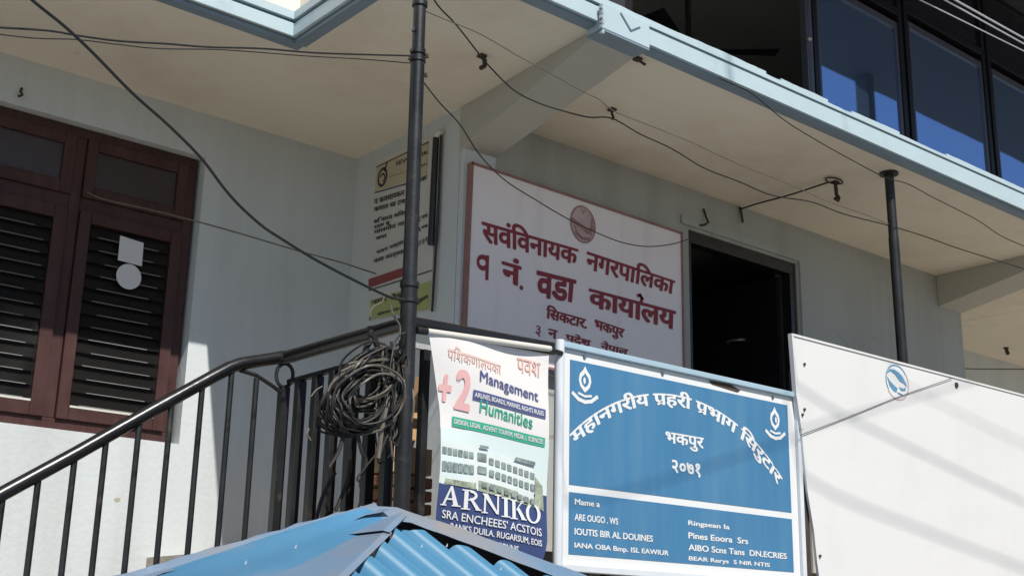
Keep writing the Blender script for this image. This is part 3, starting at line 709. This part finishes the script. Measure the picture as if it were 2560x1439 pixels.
over(M_TXTW, [("SRA ENCHEEES' ACSTOIS", 4.62, .715, 5.42, .655, .052, .01), ("RANKS DUILA. RUGARSUM, EOIS", 4.69, .645, 5.42, .585, .045, .02), ("TF. EONNIS", 4.98, .555, 5.21, .535, .045, .02),
    ("AIRLINES, BOARDS, MARINES, RIGHTS RULES", 4.825, 1.482, 5.42, 1.438, .035, .02), ("DESIGN, LEGAL  ADVENT TOURISM, MEDIA, I. SCIENCES", 4.69, 1.297, 5.42, 1.25, .035, .02)])
# printed photograph of a college block
def nquads(m, Q, off, name):
    b = B()
    for q in Q:
        vf = cut_x(rect2(0, 0, 1, 1), .1)
        V = quadmap(vf, *q)[0]; b.flat((V, vf[1]), FN(off))
    b.build(name, m, bn, kind='stuff' if len(Q) > 4 else None)
nquads(M_BLDG2, [((4.60, .92), (4.87, .91), (4.87, 1.17), (4.60, 1.19)), ((4.87, .90), (5.36, .84), (5.36, 1.10), (4.87, 1.18))], .005, "printed_building")
nquads(M_BLDG, [((4.60+k*.041, 1.105-k*.0016), (4.634+k*.041, 1.104-k*.0016), (4.634+k*.041, 1.148-k*.0024), (4.60+k*.041, 1.149-k*.0024)) for k in range(6)]
    + [((4.60+k*.041, 1.00), (4.636+k*.041, 1.00), (4.636+k*.041, 1.058-k*.001), (4.60+k*.041, 1.06-k*.001)) for k in range(6)] + [
    ((4.87, 1.09), (4.94, 1.085), (4.94, 1.135), (4.87, 1.14)), ((4.87, 1.01), (4.94, 1.005), (4.94, 1.05), (4.87, 1.055))]
    + [((4.96+k*.052, 1.075-k*.008), (4.998+k*.052, 1.07-k*.008), (4.998+k*.052, 1.11-k*.0075), (4.96+k*.052, 1.115-k*.0075)) for k in range(8)]
    + [((4.96+k*.052, 1.00-k*.008), (4.998+k*.052, .995-k*.008), (4.998+k*.052, 1.035-k*.0075), (4.96+k*.052, 1.04-k*.0075)) for k in range(8)]
    + [((4.62+k*.075, 1.108-k*.002), (4.625+k*.075, 1.108-k*.002), (4.625+k*.075, 1.148), (4.62+k*.075, 1.148)) for k in range(0)]
    + [((4.90+k*.06, .925-k*.010), (4.94+k*.06, .92-k*.010), (4.94+k*.06, .95-k*.009), (4.90+k*.06, .955-k*.009)) for k in range(8)]
    + [((4.88, 1.17), (4.95, 1.168), (4.95, 1.185), (4.88, 1.187)), ((5.17, 1.125), (5.36, 1.105), (5.36, 1.13), (5.19, 1.145))], .0075, "printed_windows")
nquads(M_TREE, [((4.88, .90), (5.40, .83), (5.42, .90), (4.88, .965)), ((4.62, .925), (4.86, .905), (4.86, .945), (4.63, .955)), ((5.365, .84), (5.45, .82), (5.44, .98), (5.375, 1.04))], .0075, "printed_trees")
# roller tube on top
B().tube([(4.40, YN-.01, 1.845), (5.47, YN-.01, 1.905)], .021, 10).build("top_tube", M_WPLASTIC, bn)
B().tube([(4.36, YN-.01, 1.842), (4.44, YN-.01, 1.847)], .024, 10).build("end_clip", M_BLACKM, bn)
B().tube([(5.46, YN-.01, 1.90), (5.60, YN+.02, 1.90)], .018, 10).build("end_clip", M_BLACKM, bn)

# --- poster on the side wall
po = thing("wall_poster", (WX, 9.2, 2.8), "tall notice poster with round emblem and red band on the side wall", "poster")
XP = WX-.02
def PP(x, y): v = at(x, y, X=XP); return (v.y, v.z)
def pq(*pts): return [PP(*p) for p in pts]
def FP(off): return lambda y, z: (XP-off, y, z)
c4 = pq((922, 797), (1078, 772), (1090, 335), (936, 402))
B().prism([(XP, y, z) for y, z in c4], (.015, 0, 0)).build("sheet", M_PAPER, po)
def ppoly(m, name, polys, off=.003):
    b = B()
    for p in polys: b.flat((pq(*p), [tuple(range(len(p)))]), FP(off))
    b.build(name, m, po)
ppoly(M_TAN, "tan_field", [((938, 478), (1068, 440), (1072, 352), (942, 416))])
ppoly(M_YG, "green_field", [((925, 806-8), (1075, 772), (1079, 700), (926, 752)), ])
ppoly(M_REDINK, "red_band", [((922, 720), (1010, 690), (1010, 668), (922, 698))], .004)
b = B(); b.side = 1
def pl_(x0, y0, x1, y1, txt, h, bold=.03):
    vf = text2(txt, bold); V = []
    for u, v in vf[0]:
        V.append(PP(x0+(x1-x0)*u, y0+(y1-y0)*u-h*v))
    b.flat((V, vf[1]), FP(.0045))
for a in ((990, 415, 1072, 385, "SEWA NIK", 10), (975, 445, 1068, 412, "—— dhw an", 6), (936, 512, 1012, 488, "प कवसायकन", 13), (936, 530, 1014, 508, "कमाल सा टण", 11), (935, 560, 1014, 536, "सि वारड शिवा", 13), (936, 586, 1012, 562, "मालपोत मा", 13),
          (942, 640, 1010, 612, "भवन नक्सा", 12), (935, 662, 1012, 636, "यला कार्यक", 13), (1045, 556, 1070, 546, "रु मम", 12), (1045, 618, 1070, 606, "१२ त न", 14), (1045, 462, 1068, 450, "अन्य", 12), (930, 762, 1012, 740, "नगर सेवा", 14), (945, 792, 1000, 776, "घोषणा पत्र", 11), (1040, 765, 1072, 748, "सुझाव", 12)):
    pl_(*a)
b.build("lettering", M_INK, po, kind='stuff')
b = B()
for a in ((940, 601, 968, 592, "वरा", 8), (935, 575, 975, 562, "दर्ता शु", 10), (1046, 580, 1070, 570, "रु मम", 10)): pl_(*a)
b.build("lettering", M_REDINK, po, kind='stuff')
ey, ez = PP(957, 443)
b = B(); b.flat(ring2(ey, ez, .085, .10, .03), FP(.0045)); b.flat(ring2(ey, ez-.01, .05, .05, .02, a0=20, a1=260), FP(.0045)); b.flat(stroke2([(ey-.03, ez+.06), (ey-.07, ez+.13)], .025), FP(.0045)); b.build("emblem", M_INK, po)
b = B()
for p in (((938, 482), (1066, 446)), ((942, 418), (1072, 356)), ((922, 726), (1080, 676))): b.flat(stroke2([PP(*p[0]), PP(*p[1])], .012), FP(.0045))
b.build("rule_lines", M_INK, po)
# pipe beside the poster
pi = thing("wall_conduit", (WX-.05, 8.7, 3.4), "short black conduit with white elbow hanging beside the wall poster", "pipe")
a = at(1090, 345, X=WX-.06); c = at(1077, 612, X=WX-.06)
B().tube([a, c], .03, 10).build("pipe", M_BLACK, pi)
e = at(1103, 327, X=WX-.06)
B().tube([a+Vector((0, 0, .0)), a+Vector((0, -.02, .03)), e], .028, 10).build("elbow", M_WPLASTIC, pi)
B().tube([at(1103, 330, X=WX-.03), at(1094, 560, X=WX-.03), at(1080, 778, X=WX-.03)], .012, 6).build("side_strip", M_RUST, pi)

# ================================================================== cables
def smooth(P, sub=6):
    P = [Vector(p) for p in P]; Q = []
    for i in range(len(P)-1):
        p0_ = P[i-1] if i else P[0]*2-P[1]; p1_ = P[i]; p2_ = P[i+1]; p3_ = P[i+2] if i+2 < len(P) else P[-1]*2-P[-2]
        for k in range(sub):
            t_ = k/sub
            Q.append(.5*((2*p1_)+(p2_-p0_)*t_+(2*p0_-5*p1_+4*p2_-p3_)*t_*t_+(3*p1_-p0_-3*p2_+p3_)*t_**3))
    Q.append(P[-1]); return Q
def cable(pts, r, m, label, name="overhead_cable", cat="cable", group=None, sub=6):
    P = [Vector(p) for p in pts]; Q = []
    for i in range(len(P)-1):
        p0_ = P[i-1] if i else P[0]*2-P[1]; p1_ = P[i]; p2_ = P[i+1]; p3_ = P[i+2] if i+2 < len(P) else P[-1]*2-P[-2]
        for k in range(sub):
            t_ = k/sub
            Q.append(.5*((2*p1_)+(p2_-p0_)*t_+(2*p0_-5*p1_+4*p2_-p3_)*t_*t_+(3*p1_-p0_-3*p2_+p3_)*t_**3))
    Q.append(P[-1])
    return B().tube(Q, r, 7).build(name, m, None, label=label, category=cat, group=group)
def path(pix, y0, y1):
    n_ = len(pix); x0 = pix[0][0]; x1 = pix[-1][0]
    return [at(x, y, Y=y0+(y1-y0)*(x-x0)/(x1-x0)) for x, y in pix]
cable(path([(20, -60), (80, 0), (160, 65), (230, 130), (330, 232), (420, 312), (500, 392), (560, 470), (600, 515), (650, 560), (690, 588), (800, 655), (930, 722), (985, 745), (1010, 748)], 5.5, 6.12), .0085, M_CABLE, "thick dark cable running from upper left down to the pole, lowest tie", "sagging_cable")
cable(path([(-20, 68), (120, 77), (200, 90), (300, 103), (420, 110), (520, 118), (660, 122), (800, 133), (1030, 140)], 5.6, 6.15), .0058, M_CABLE, "dark cable entering from the left edge and tied to the pole collar", "overhead_cable")
cable(path([(-20, 84), (90, 96), (190, 99), (300, 112), (400, 122), (560, 125), (760, 140), (900, 148), (1025, 158)], 5.8, 6.17), .0036, M_CABLE, "thinner cable just below the collar cable at upper left", "overhead_cable")
cable([at(218, 480, Y=10.03), at(260, 498, Y=9.95), at(400, 530, Y=9.8), at(560, 572, Y=9.6), at(750, 628, Y=9.3), at(850, 655, Y=9.25), at(940, 684, Y=9.3)], .007, M_CABLEL, "grey cable from the brown window across the wall to the poster", "wall_cable")
cable([at(1055, -90, Y=6.2)] + path([(1085, 0), (1140, 62), (1195, 132)], 6.25, 6.7) + path([(1210, 152), (1280, 222), (1340, 255), (1400, 275), (1470, 293), (1530, 296), (1600, 335), (1680, 372), (1760, 420), (1850, 455), (1930, 488), (2030, 505), (2110, 535), (2220, 563), (2310, 590), (2400, 622), (2560, 672), (2640, 700)], 6.75, 6.62), .006, M_CABLE, "dark cable from the pole top sagging under the balcony past the ceiling hooks", "sagging_cable")
cable(path([(1062, 28), (1120, 52), (1200, 85), (1290, 137), (1360, 175), (1450, 225), (1500, 250), (1533, 277), (1620, 312), (1720, 352), (1850, 412), (1960, 455), (2080, 507), (2160, 535), (2222, 560)], 6.25, 6.6), .0042, M_CABLEL, "thin pale wire above the sagging cable under the balcony, ending on the slim post", "overhead_wire")
cable(path([(1058, 205), (1100, 258), (1150, 312), (1200, 388), (1262, 450), (1340, 500), (1420, 547), (1500, 585), (1560, 607), (1620, 616), (1680, 610), (1720, 598)], 6.2, 8.1), .005, M_CABLE, "thin wire drooping across the maroon lettered office board", "drooping_wire")
cable(path([(1800, 196), (1880, 235), (1960, 300), (2040, 350), (2120, 395), (2210, 442), (2270, 460), (2330, 492), (2440, 548), (2500, 588), (2560, 615), (2620, 640)], 6.32, 6.30), .0048, M_CABLE, "thin wire leaving the blue fascia and running right past the slim post head", "overhead_wire")
cable([at(1850, 523, Y=8.27), at(1900, 507, Y=8.0), at(1975, 487, Y=7.6), at(2070, 456, Z=H-.04)], .009, M_CABLE, "short stiff cable from the wall above the door to the ceiling hook", "hook_cable")
cable([at(2000, 1087, Y=6.185), at(2120, 1042, Y=6.19), at(2250, 990, Y=6.19), at(2382, 944, Y=6.185)], .003, M_CABLE, "thin wire slanting over the white board past its round logo", "thin_wire")
cable([at(2413, 921, Y=9.4), at(2480, 922, Y=9.4), at(2600, 922, Y=9.4)], .008, M_CABLE, "level wire across the far recess at the right edge", "recess_wire")
for (xa, ya, xb, yb, r, lb) in ((2300, 0, 2560, 128, .004, "lowest and thinnest of the three pale wires before the upper windows"), (2362, 0, 2560, 110, .0052, "middle one of the three pale wires before the upper windows"), (2387, 0, 2560, 96, .0062, "uppermost of the three pale wires before the upper windows")):
    a = at(xa, ya, Y=1.9); c = at(xb, yb, Y=2.0); r *= .5; d = c-a
    cable([a-d*2, a-d*.5, a, c, c+d*1.0], r, M_CABLEW, lb, "street_wire", group="pale street wires")
# thick street cables high above, behind the viewpoint; they shade the boards
def shade_cable(A, C, D, r, lb):
    A = Vector(A)-SUN*D; C = Vector(C)-SUN*D; d = C-A
    cable([A-d*.55+Vector((0, 0, 8)), A-d*.22+Vector((0, 0, 2.4)), A-d*.08+Vector((0, 0, .3)), A, A.lerp(C, .5)-Vector((0, 0, .02)), C, C+d*.4, C+d*1.2], r, M_CABLE, lb, "street_cable", group="street cables high above the road")
shade_cable(at(2030, 990, Y=YW), at(2560, 1255, Y=YW), 10, .009, "thick street cable high above the road, shading the middle of the white board")
shade_cable(at(2050, 1215, Y=YW), at(2560, 1420, Y=YW), 11, .010, "thick street cable high above the road, shading the bottom of the white board")
shade_cable(at(2250, 950, Y=YW), at(2560, 1110, Y=YW), 12, .006, "slimmer street cable high above the road, faintly shading the white board")
shade_cable(at(1450, 1252, Y=YB), at(1985, 1097, Y=YB), 9, .007, "street cable high above the road, shading the blue board aslant")

# hooks
def hook(name, p, pts, lb, r=.012, m=M_RUST, plate=True):
    h = thing(name, p, lb, "hook")
    B().tube([Vector(p)+Vector(q) for q in pts], r, 7).build("shank", m, h)
    if plate:
        n_ = Vector(p)+Vector(pts[0]); B().box(n_-Vector((.03, .03, .012)), n_+Vector((.03, .03, .006))).build("plate", m, h)
    return h
hook("ceiling_hook", at(1205, 138, Z=H-.001), [(0, 0, -.008), (.03, 0, -.04), (.03, 0, -.09), (-.01, 0, -.12)], "rusty ceiling hook nearest the pole holding the dark cable", .02)
hook("ceiling_hook", at(1530, 272, Z=H-.001), [(0, 0, -.008), (0, 0, -.05), (.02, 0, -.08), (0, 0, -.10)], "small ceiling hook beside the beam where two wires meet", .012)
h = hook("ceiling_hook", at(2085, 452, Z=H-.001), [(.02, 0, -.01), (.03, 0, -.10), (.03, 0, -.14), (.07, 0, -.17), (.05, 0, -.20), (.0, 0, -.19)], "large ceiling hook with black clamp holding the stiff cable", .02)
B().tube([at(2085, 452, Z=H-.02)+Vector((.12*math.cos(a*math.pi/10), .06*math.sin(a*math.pi/10), 0)) for a in range(20)], .008, 6, closed=True).build("ring", M_RUST, h)
hook("ceiling_hook", at(1600, 148, Z=H-.001), [(-.03, 0, -.008), (.0, 0, -.02), (.06, 0, -.03)], "flat dark wedge stuck in the ceiling right of the beam end", .012)
hook("ceiling_hook", at(2515, 868, Z=H-.001), [(0, 0, -.008), (.02, 0, -.06), (.05, 0, -.10)], "dark hook in the ceiling of the far right recess", .03)
hook("wall_hook", at(1760, 545, Y=8.29), [(0, 0, .10), (0, -.03, 0), (.0, -.06, -.06), (-.05, -.05, -.10), (-.10, -.03, -.11)], "bent wall hook over the dark doorway", .012, plate=False)
hook("wall_hook", at(1851, 540, Y=8.29), [(0, 0, .10), (0, -.02, 0), (0, -.03, -.08)], "straight wall hook right of the doorway top at the stiff cable's end", .013, plate=False)
hook("wall_hook", at(50, 232, Y=9.99), [(.01, 0, .04), (-.005, -.03, 0), (.01, -.04, -.03), (-.02, -.03, -.05)], "little bent hook on the wall above the brown window", .012, plate=False)
hook("ceiling_hook", at(190, 132, Z=H-.001), [(0, 0, -.004), (0, 0, -.02)], "tiny painted stub in the ceiling at upper left", .014, m=M_CEIL, plate=False)

# ================================================================== cable coil
co = thing("cable_coil", at(905, 990, Y=6.2), "messy coil of dark and grey cable hung on the railing beside the pole", "cable coil")
cc = at(900, 985, Y=6.24); rnd = random.Random(11)
def loopcable(cx, cz, a_, b_, rot, y, r, m, name="loop", n_=40, arc_=None):
    pts = []
    ph = rnd.uniform(0, 6)
    a0_, a1_ = arc_ or (0, 2*math.pi)
    for k in range(n_+(1 if arc_ else 0)):
        t_ = a0_+(a1_-a0_)*k/n_; x = a_*math.cos(t_)*(1+.05*math.sin(3*t_+ph)); z = b_*math.sin(t_)*(1+.05*math.sin(2*t_+ph))
        pts.append((cx+x*math.cos(rot)-z*math.sin(rot), y+.05*math.sin(t_*1+ph)+.015*math.sin(5*t_+ph), cz+x*math.sin(rot)+z*math.cos(rot)))
    B().tube(pts, r, 6, closed=not arc_).build(name, m, co)
for i in range(46):
    m = M_CABLEL if i % 5 == 0 else M_CABLE
    loopcable(cc.x+rnd.uniform(-.03, .03), cc.z-.035+rnd.uniform(-.025, .025), rnd.uniform(.20, .275), rnd.uniform(.12, .185), math.radians(rnd.uniform(24, 46)), cc.y-.02+rnd.uniform(-.07, .05), rnd.uniform(.0045, .0085), m)
for i in range(22):
    loopcable(cc.x+.03+rnd.uniform(-.03, .05), cc.z+.10+rnd.uniform(-.05, .04), rnd.uniform(.14, .24), rnd.uniform(.09, .16), math.radians(rnd.uniform(30, 60)), cc.y+rnd.uniform(-.06, .04), rnd.uniform(.004, .0075), M_CABLEL if i % 4 == 1 else M_CABLE)
for i in range(12):
    loopcable(cc.x+.22+rnd.uniform(-.06, .05), cc.z-.0+rnd.uniform(-.04, .06), rnd.uniform(.03, .09), rnd.uniform(.22, .36), rnd.uniform(-.12, .08), cc.y-.03+rnd.uniform(-.05, .05), rnd.uniform(.004, .007), M_CABLEL if i % 3 == 0 else M_CABLE)
def strand(pix, y, r, m, name="loose_end"):
    B().tube(smooth([at(x, yy, Y=y) for x, yy in pix], 5), r, 6).build(name, m, co)
strand([(925, 815), (926, 850), (915, 870), (905, 905), (890, 930)], 6.25, .018, M_CABLE)
strand([(926, 830), (940, 855), (945, 885), (935, 910)], 6.24, .020, M_CABLE)
strand([(975, 760), (985, 790), (1000, 815), (998, 850)], 6.2, .006, M_CABLEL)
strand([(985, 745), (965, 735), (955, 755), (930, 770), (924, 800)], 6.2, .006, M_CABLEL)
strand([(860, 1085), (845, 1130), (822, 1168)], 6.2, .012, M_CABLE)
strand([(895, 1090), (905, 1130), (915, 1150), (905, 1190)], 6.2, .012, M_CABLE)
strand([(1000, 930), (1003, 990), (985, 1060), (950, 1120), (915, 1165), (893, 1195), (903, 1205)], 6.16, .006, M_CABLE)
strand([(965, 1020), (955, 1070), (950, 1110), (945, 1145)], 6.16, .016, M_CABLEL)
strand([(960, 1030), (975, 1075), (962, 1100), (948, 1140)], 6.16, .010, M_CABLE)
strand([(806, 965), (790, 975), (778, 990)], 6.3, .004, M_CABLEL)
strand([(772, 1070), (768, 1085), (777, 1100)], 6.3, .006, M_CABLEL)
strand([(838, 1180), (815, 1220), (800, 1260), (790, 1300)], 6.5, .012, M_CABLE)
strand([(875, 1150), (868, 1200), (850, 1250), (838, 1275)], 6.45, .012, M_CABLE)
for i in range(10):
    x0 = rnd.uniform(955, 985)
    strand([(x0, 860+rnd.uniform(-8, 10)), (x0+rnd.uniform(-6, 18), 930), (x0+rnd.uniform(-20, 22), 990), (x0+rnd.uniform(-45, 8), 1060+rnd.uniform(-20, 30))], 6.17+rnd.uniform(-.02, .03), rnd.uniform(.005, .009), M_CABLEL if i % 2 else M_CABLE)
for i in range(8):
    a_ = (rnd.uniform(850, 900), rnd.uniform(900, 960)); c_ = (rnd.uniform(940, 985), rnd.uniform(855, 900))
    strand([a_, ((a_[0]+c_[0])/2+rnd.uniform(-15, 5), (a_[1]+c_[1])/2-rnd.uniform(0, 20)), c_], 6.16+rnd.uniform(-.02, .03), rnd.uniform(.005, .009), M_CABLEL if i % 2 else M_CABLE)

# bricks and timber behind the railing
bk = thing("brick_stack", (4.7, 6.9, FL), "small stack of terracotta bricks behind the railing under the cable coil", "bricks")
for i in range(5):
    B().box((4.50+.02*(i % 2), 6.62, FL+.002+i*.085), (4.86, 6.95, FL+.07+i*.085)).build("brick", M_BRICK, bk, bevel=.008)
B().box((4.52, 6.64, FL+.43), (4.86, 6.93, FL+.60)).build("paper_bundle", mat("buff paper", (.58, .42, .24), .8), bk)
b = B().prism([at(1018, 1160, Y=6.7), at(1040, 1095, Y=6.7), at(1062, 960, Y=6.7), at(1052, 940, Y=6.7), at(1030, 1060, Y=6.7)], (0, .06, 0))
b.build("timber_offcut", M_PLANK, None, label="tan timber offcut leaning behind the railing between pole and banner", category="timber")

# ceiling fan in the dark upper room
fan = thing("ceiling_fan", (8.9, 8.2, 6.2), "dark ceiling fan barely seen inside the unlit upper room", "fan")
hub = at(1722, 128, Y=8.2)
B().tube([(hub.x, hub.y, UT-.06), (hub.x, hub.y, hub.z)], .03, 8).build("rod", M_FAN, fan)
B().tube([(hub.x, hub.y, hub.z+.06), (hub.x, hub.y, hub.z-.05)], .13, 16).build("motor", M_FAN, fan)
for a_ in (-40, 80, 200):
    ca, sa = math.cos(math.radians(a_)), math.sin(math.radians(a_))
    B().prism([(hub.x+ca*.1-sa*.05, hub.y+sa*.1+ca*.05, hub.z), (hub.x+ca*.95-sa*.12, hub.y+sa*.95+ca*.12, hub.z+.02), (hub.x+ca*.95+sa*.12, hub.y+sa*.95-ca*.12, hub.z-.02), (hub.x+ca*.1+sa*.05, hub.y+sa*.1-ca*.05, hub.z-.01)], (0, 0, .012)).build("blade", M_FAN, fan)

# ================================================================== tin roof in the foreground
tr_ = thing("tin_kiosk", (3.6, 5.0, GZ), "kiosk with faded blue corrugated tin roof in the foreground below the landing", "kiosk")
A = at(1003, 1292, Y=5.8); Lp = at(905, 1268, Y=5.8)
B2 = at(1420, 1446, Y=5.8); B1 = at(330, 1450, Y=5.8); Hh = at(850, 1439, Y=4.8)
nR = (B2-A).cross(Hh-A).normalized(); nR = nR if nR.z > 0 else -nR
def onplane(x, y, p, n_):
    d = at(x, y, Y=1.0); return d*(p.dot(n_)/d.dot(n_))
q1_ = onplane(1005, 1310, A, nR); q2_ = onplane(1165, 1439, A, nR)
run = (q2_-q1_).normalized(); acr = nR.cross(run).normalized()
if acr.dot(B2-A) < 0: acr = -acr
def coords(p): return (p-A).dot(acr), (p-A).dot(run)
bB = coords(B2); hB = coords(Hh)
per = .30; amp = .042
W0 = hB[0]*2.3; W1 = bB[0]*2.6
NU = int((W1-W0)/per*22)
def sheet(sv, run_t):
    w_ = math.sin(2*math.pi*sv/per); w_ = math.copysign(abs(w_)**.55, w_)
    return A+acr*sv+run*run_t+nR*(w_*amp-amp)
b = B(); b.smooth = True; prev = None
for i in range(NU+1):
    sv = W0+(W1-W0)*i/NU
    top = (bB[1]/bB[0]*sv if sv > 0 else hB[1]/hB[0]*sv)+(.085 if sv > 0 else .03)+.010*math.sin(sv*37)
    T1 = 2.6
    col_ = [b.bm.verts.new(sheet(sv, top+(T1-top)*j/10)) for j in range(11)]
    if prev:
        for j in range(10): b.bm.faces.new((prev[j], col_[j], col_[j+1], prev[j+1]))
    prev = col_
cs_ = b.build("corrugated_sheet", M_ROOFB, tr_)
# worn paint and ridge highlights coloured pale along the shoulders of the corrugations
ca_ = cs_.data.color_attributes.new("wear_highlight", 'FLOAT_COLOR', 'POINT')
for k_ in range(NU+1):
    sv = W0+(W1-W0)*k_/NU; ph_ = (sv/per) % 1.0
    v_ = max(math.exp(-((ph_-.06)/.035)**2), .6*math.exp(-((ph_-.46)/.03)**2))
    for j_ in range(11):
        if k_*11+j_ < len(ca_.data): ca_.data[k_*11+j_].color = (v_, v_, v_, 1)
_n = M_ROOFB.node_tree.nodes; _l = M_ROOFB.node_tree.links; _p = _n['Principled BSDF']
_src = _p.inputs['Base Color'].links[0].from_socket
_at = _n.new('ShaderNodeAttribute'); _at.attribute_name = "wear_highlight"
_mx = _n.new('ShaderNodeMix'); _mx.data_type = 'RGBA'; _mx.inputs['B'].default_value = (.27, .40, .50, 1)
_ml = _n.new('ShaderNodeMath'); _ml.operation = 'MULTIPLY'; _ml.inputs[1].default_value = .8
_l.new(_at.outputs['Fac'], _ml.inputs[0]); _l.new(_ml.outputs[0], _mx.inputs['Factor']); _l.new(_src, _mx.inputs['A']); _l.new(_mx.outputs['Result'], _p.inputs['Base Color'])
# dark board added as the shaded void under the flashing
_e = A+(B2-A)*2.3
B().prism([A+Vector((0, .04, .0)), _e+Vector((0, .04, 0)), _e+Vector((0, .04, -.34)), A+Vector((0, .04, -.34))], (0, .05, 0)).build("void_board", M_VOID, tr_)
Lq_ = Lp
# right flashing: folded strip along the wall edge
dR = (B2-A).normalized()
def strip(P0, P1, up, dn, m, name, n_=30, wob=.006, seed=1, pre=None):
    r_ = random.Random(seed); b = B(); b.smooth = True; prev = None
    o1 = [r_.uniform(-1, 1) for _ in range(n_+1)]; o2 = [r_.uniform(-1, 1) for _ in range(n_+1)]
    for i in range(n_+1):
        t_ = i/n_; p = P0.lerp(P1, t_) if pre is None else (pre.lerp(P0, i/3) if i < 3 else P0.lerp(P1, (i-3)/(n_-3)))
        up_ = up*(min(1, i/8) if pre is not None else 1)
        c_ = [b.bm.verts.new(p+up_+Vector((0, 0, wob*o1[i]))), b.bm.verts.new(p+up_*.5+Vector((0, 0, .012+wob*.4*o2[i]))), b.bm.verts.new(p+Vector((0, 0, wob*.5*o1[i]))), b.bm.verts.new(p+dn*.5+Vector((0, 0, wob*.7*o2[i]))), b.bm.verts.new(p+dn+Vector((0, 0, wob*o2[i])))]
        if prev:
            for j in range(4): b.bm.faces.new((prev[j], c_[j], c_[j+1], prev[j+1]))
        prev = c_
    return b.build(name, m, tr_)
E2 = A+(B2-A)*2.4
strip(A+Vector((0, .03, .035)), E2+Vector((0, .04, .03)), Vector((0, .08, .06)), run*.11+nR*-.006, M_ROOFG, "flashing", seed=4, wob=.004, pre=Lq_+Vector((.0, .02, .0)))
# left side: smooth sheets and wide hip cap
Lq = Lp
nL = (B1-Lq).cross(Hh-Lq).normalized(); nL = nL if nL.z > 0 else -nL
E1 = Lq+(B1-Lq)*1.8; HH = A+(Hh-A)*2.2
def leftface(u, v):
    a_ = Lq.lerp(E1, u); c_ = (A+Vector((0, -.02, -.02))).lerp(HH, u)
    p = a_.lerp(c_, v)
    return p+nL*(.004*math.sin(u*9+v*5)+.003*math.sin(v*13+u*3))
B().grid(leftface, 46, 34).build("side_sheet", M_ROOFC, tr_)
# hip cap: folded over the hip line
hip = (Hh-A).normalized(); sideL = nL.cross(hip).normalized()
if sideL.dot(B1-A) < 0: sideL = -sideL
def hipcap(o_, s0, s1, seed, wL=.42, wR=.075, m=M_ROOFG):
    r_ = random.Random(seed)
    b = B()
    def fn(u, v):
        p = A+hip*(s0+(s1-s0)*u)
        e = .010*math.sin(u*8+seed); sc_ = s0+(s1-s0)*u; wL_ = wL*(.30+.70*min(1, max(0, sc_)/.55))
        if v < .3: k = 1-v/.3; q = p+(-acr*0)+(-hip.cross(nR))*0 + (acr*wR*k*.9) - nR*.006*k
        else: k = (v-.3)/.7; q = p+sideL*(wL_*k+e*k)-nL*(.004*k)
        return q+Vector((0, 0, .022+o_))
    b.grid(fn, 16, 14)
    return b.build("hip_cap", m, tr_)
hipcap(-.010, .46, 1.7, 1, .82); hipcap(.004, .0, .53, 2, .80)
strip(Lq+Vector((.14, .05, .015)), E1+Vector((0, .05, .04)), Vector((0, .05, .03)), Vector((.01, -.11, -.012)), M_ROOFG, "flashing", seed=9, wob=.008)
# rivets / torn flecks
b = B(); r_ = random.Random(8)
for u, v in ((.3, .42), (.42, .35)):
    p = leftface(u, v)+nL*.006; b.prism([p, p+Vector((.012, 0, .003)), p+Vector((.006, -.008, .018))], nL*.004)
for s_, t_ in ((-.3, .35), (.35, .5), (.9, .75), (.1, .3)):
    p = sheet(round(s_/per)*per+per*.25, t_)+nR*.004; b.prism([p, p+Vector((.012, 0, .0)), p+Vector((.009, -.005, .018))], nR*.004)
b.build("paint_flecks", M_TXTW, tr_, kind='stuff')
# kiosk body
B().box((1.2, 3.6, GZ), (6.2, 3.7, -.75)).box((1.2, 3.7, GZ), (1.3, 5.75, -.75)).build("body", M_ROOFB, tr_)

# row of houses on the other side of the street, behind the viewpoint: they close off the low sky
for i, (x0, x1, zt, c) in enumerate(((-22, -9, 1.6, (.42, .36, .30)), (-8.6, 6, 2.6, (.50, .47, .42)), (6.4, 21, 1.3, (.45, .30, .24)), (21.4, 38, 2.4, (.40, .42, .40)))):
    hs = thing("street_house", ((x0+x1)/2, -20, GZ), ("tan rendered", "cream rendered", "brick red", "grey green")[i]+" house across the street, behind the viewpoint", "house")
    mm = mat("street house plaster", c, .85, var=.08)
    B().box((x0, -24, GZ), (x1, -19, zt)).build("wall", mm, hs)
    B().box((x0-.2, -24.2, zt), (x1+.2, -18.7, zt+.3)).build("roof", M_CEMENT, hs)
    n_ = int((x1-x0)/3.2)
    for k in range(n_):
        for z0 in (-1.2,):
            B().box((x0+1+k*3.2, -19.0+.002, z0), (x0+2.6+k*3.2, -18.93, z0+1.5)).build("window", M_DKP, hs)
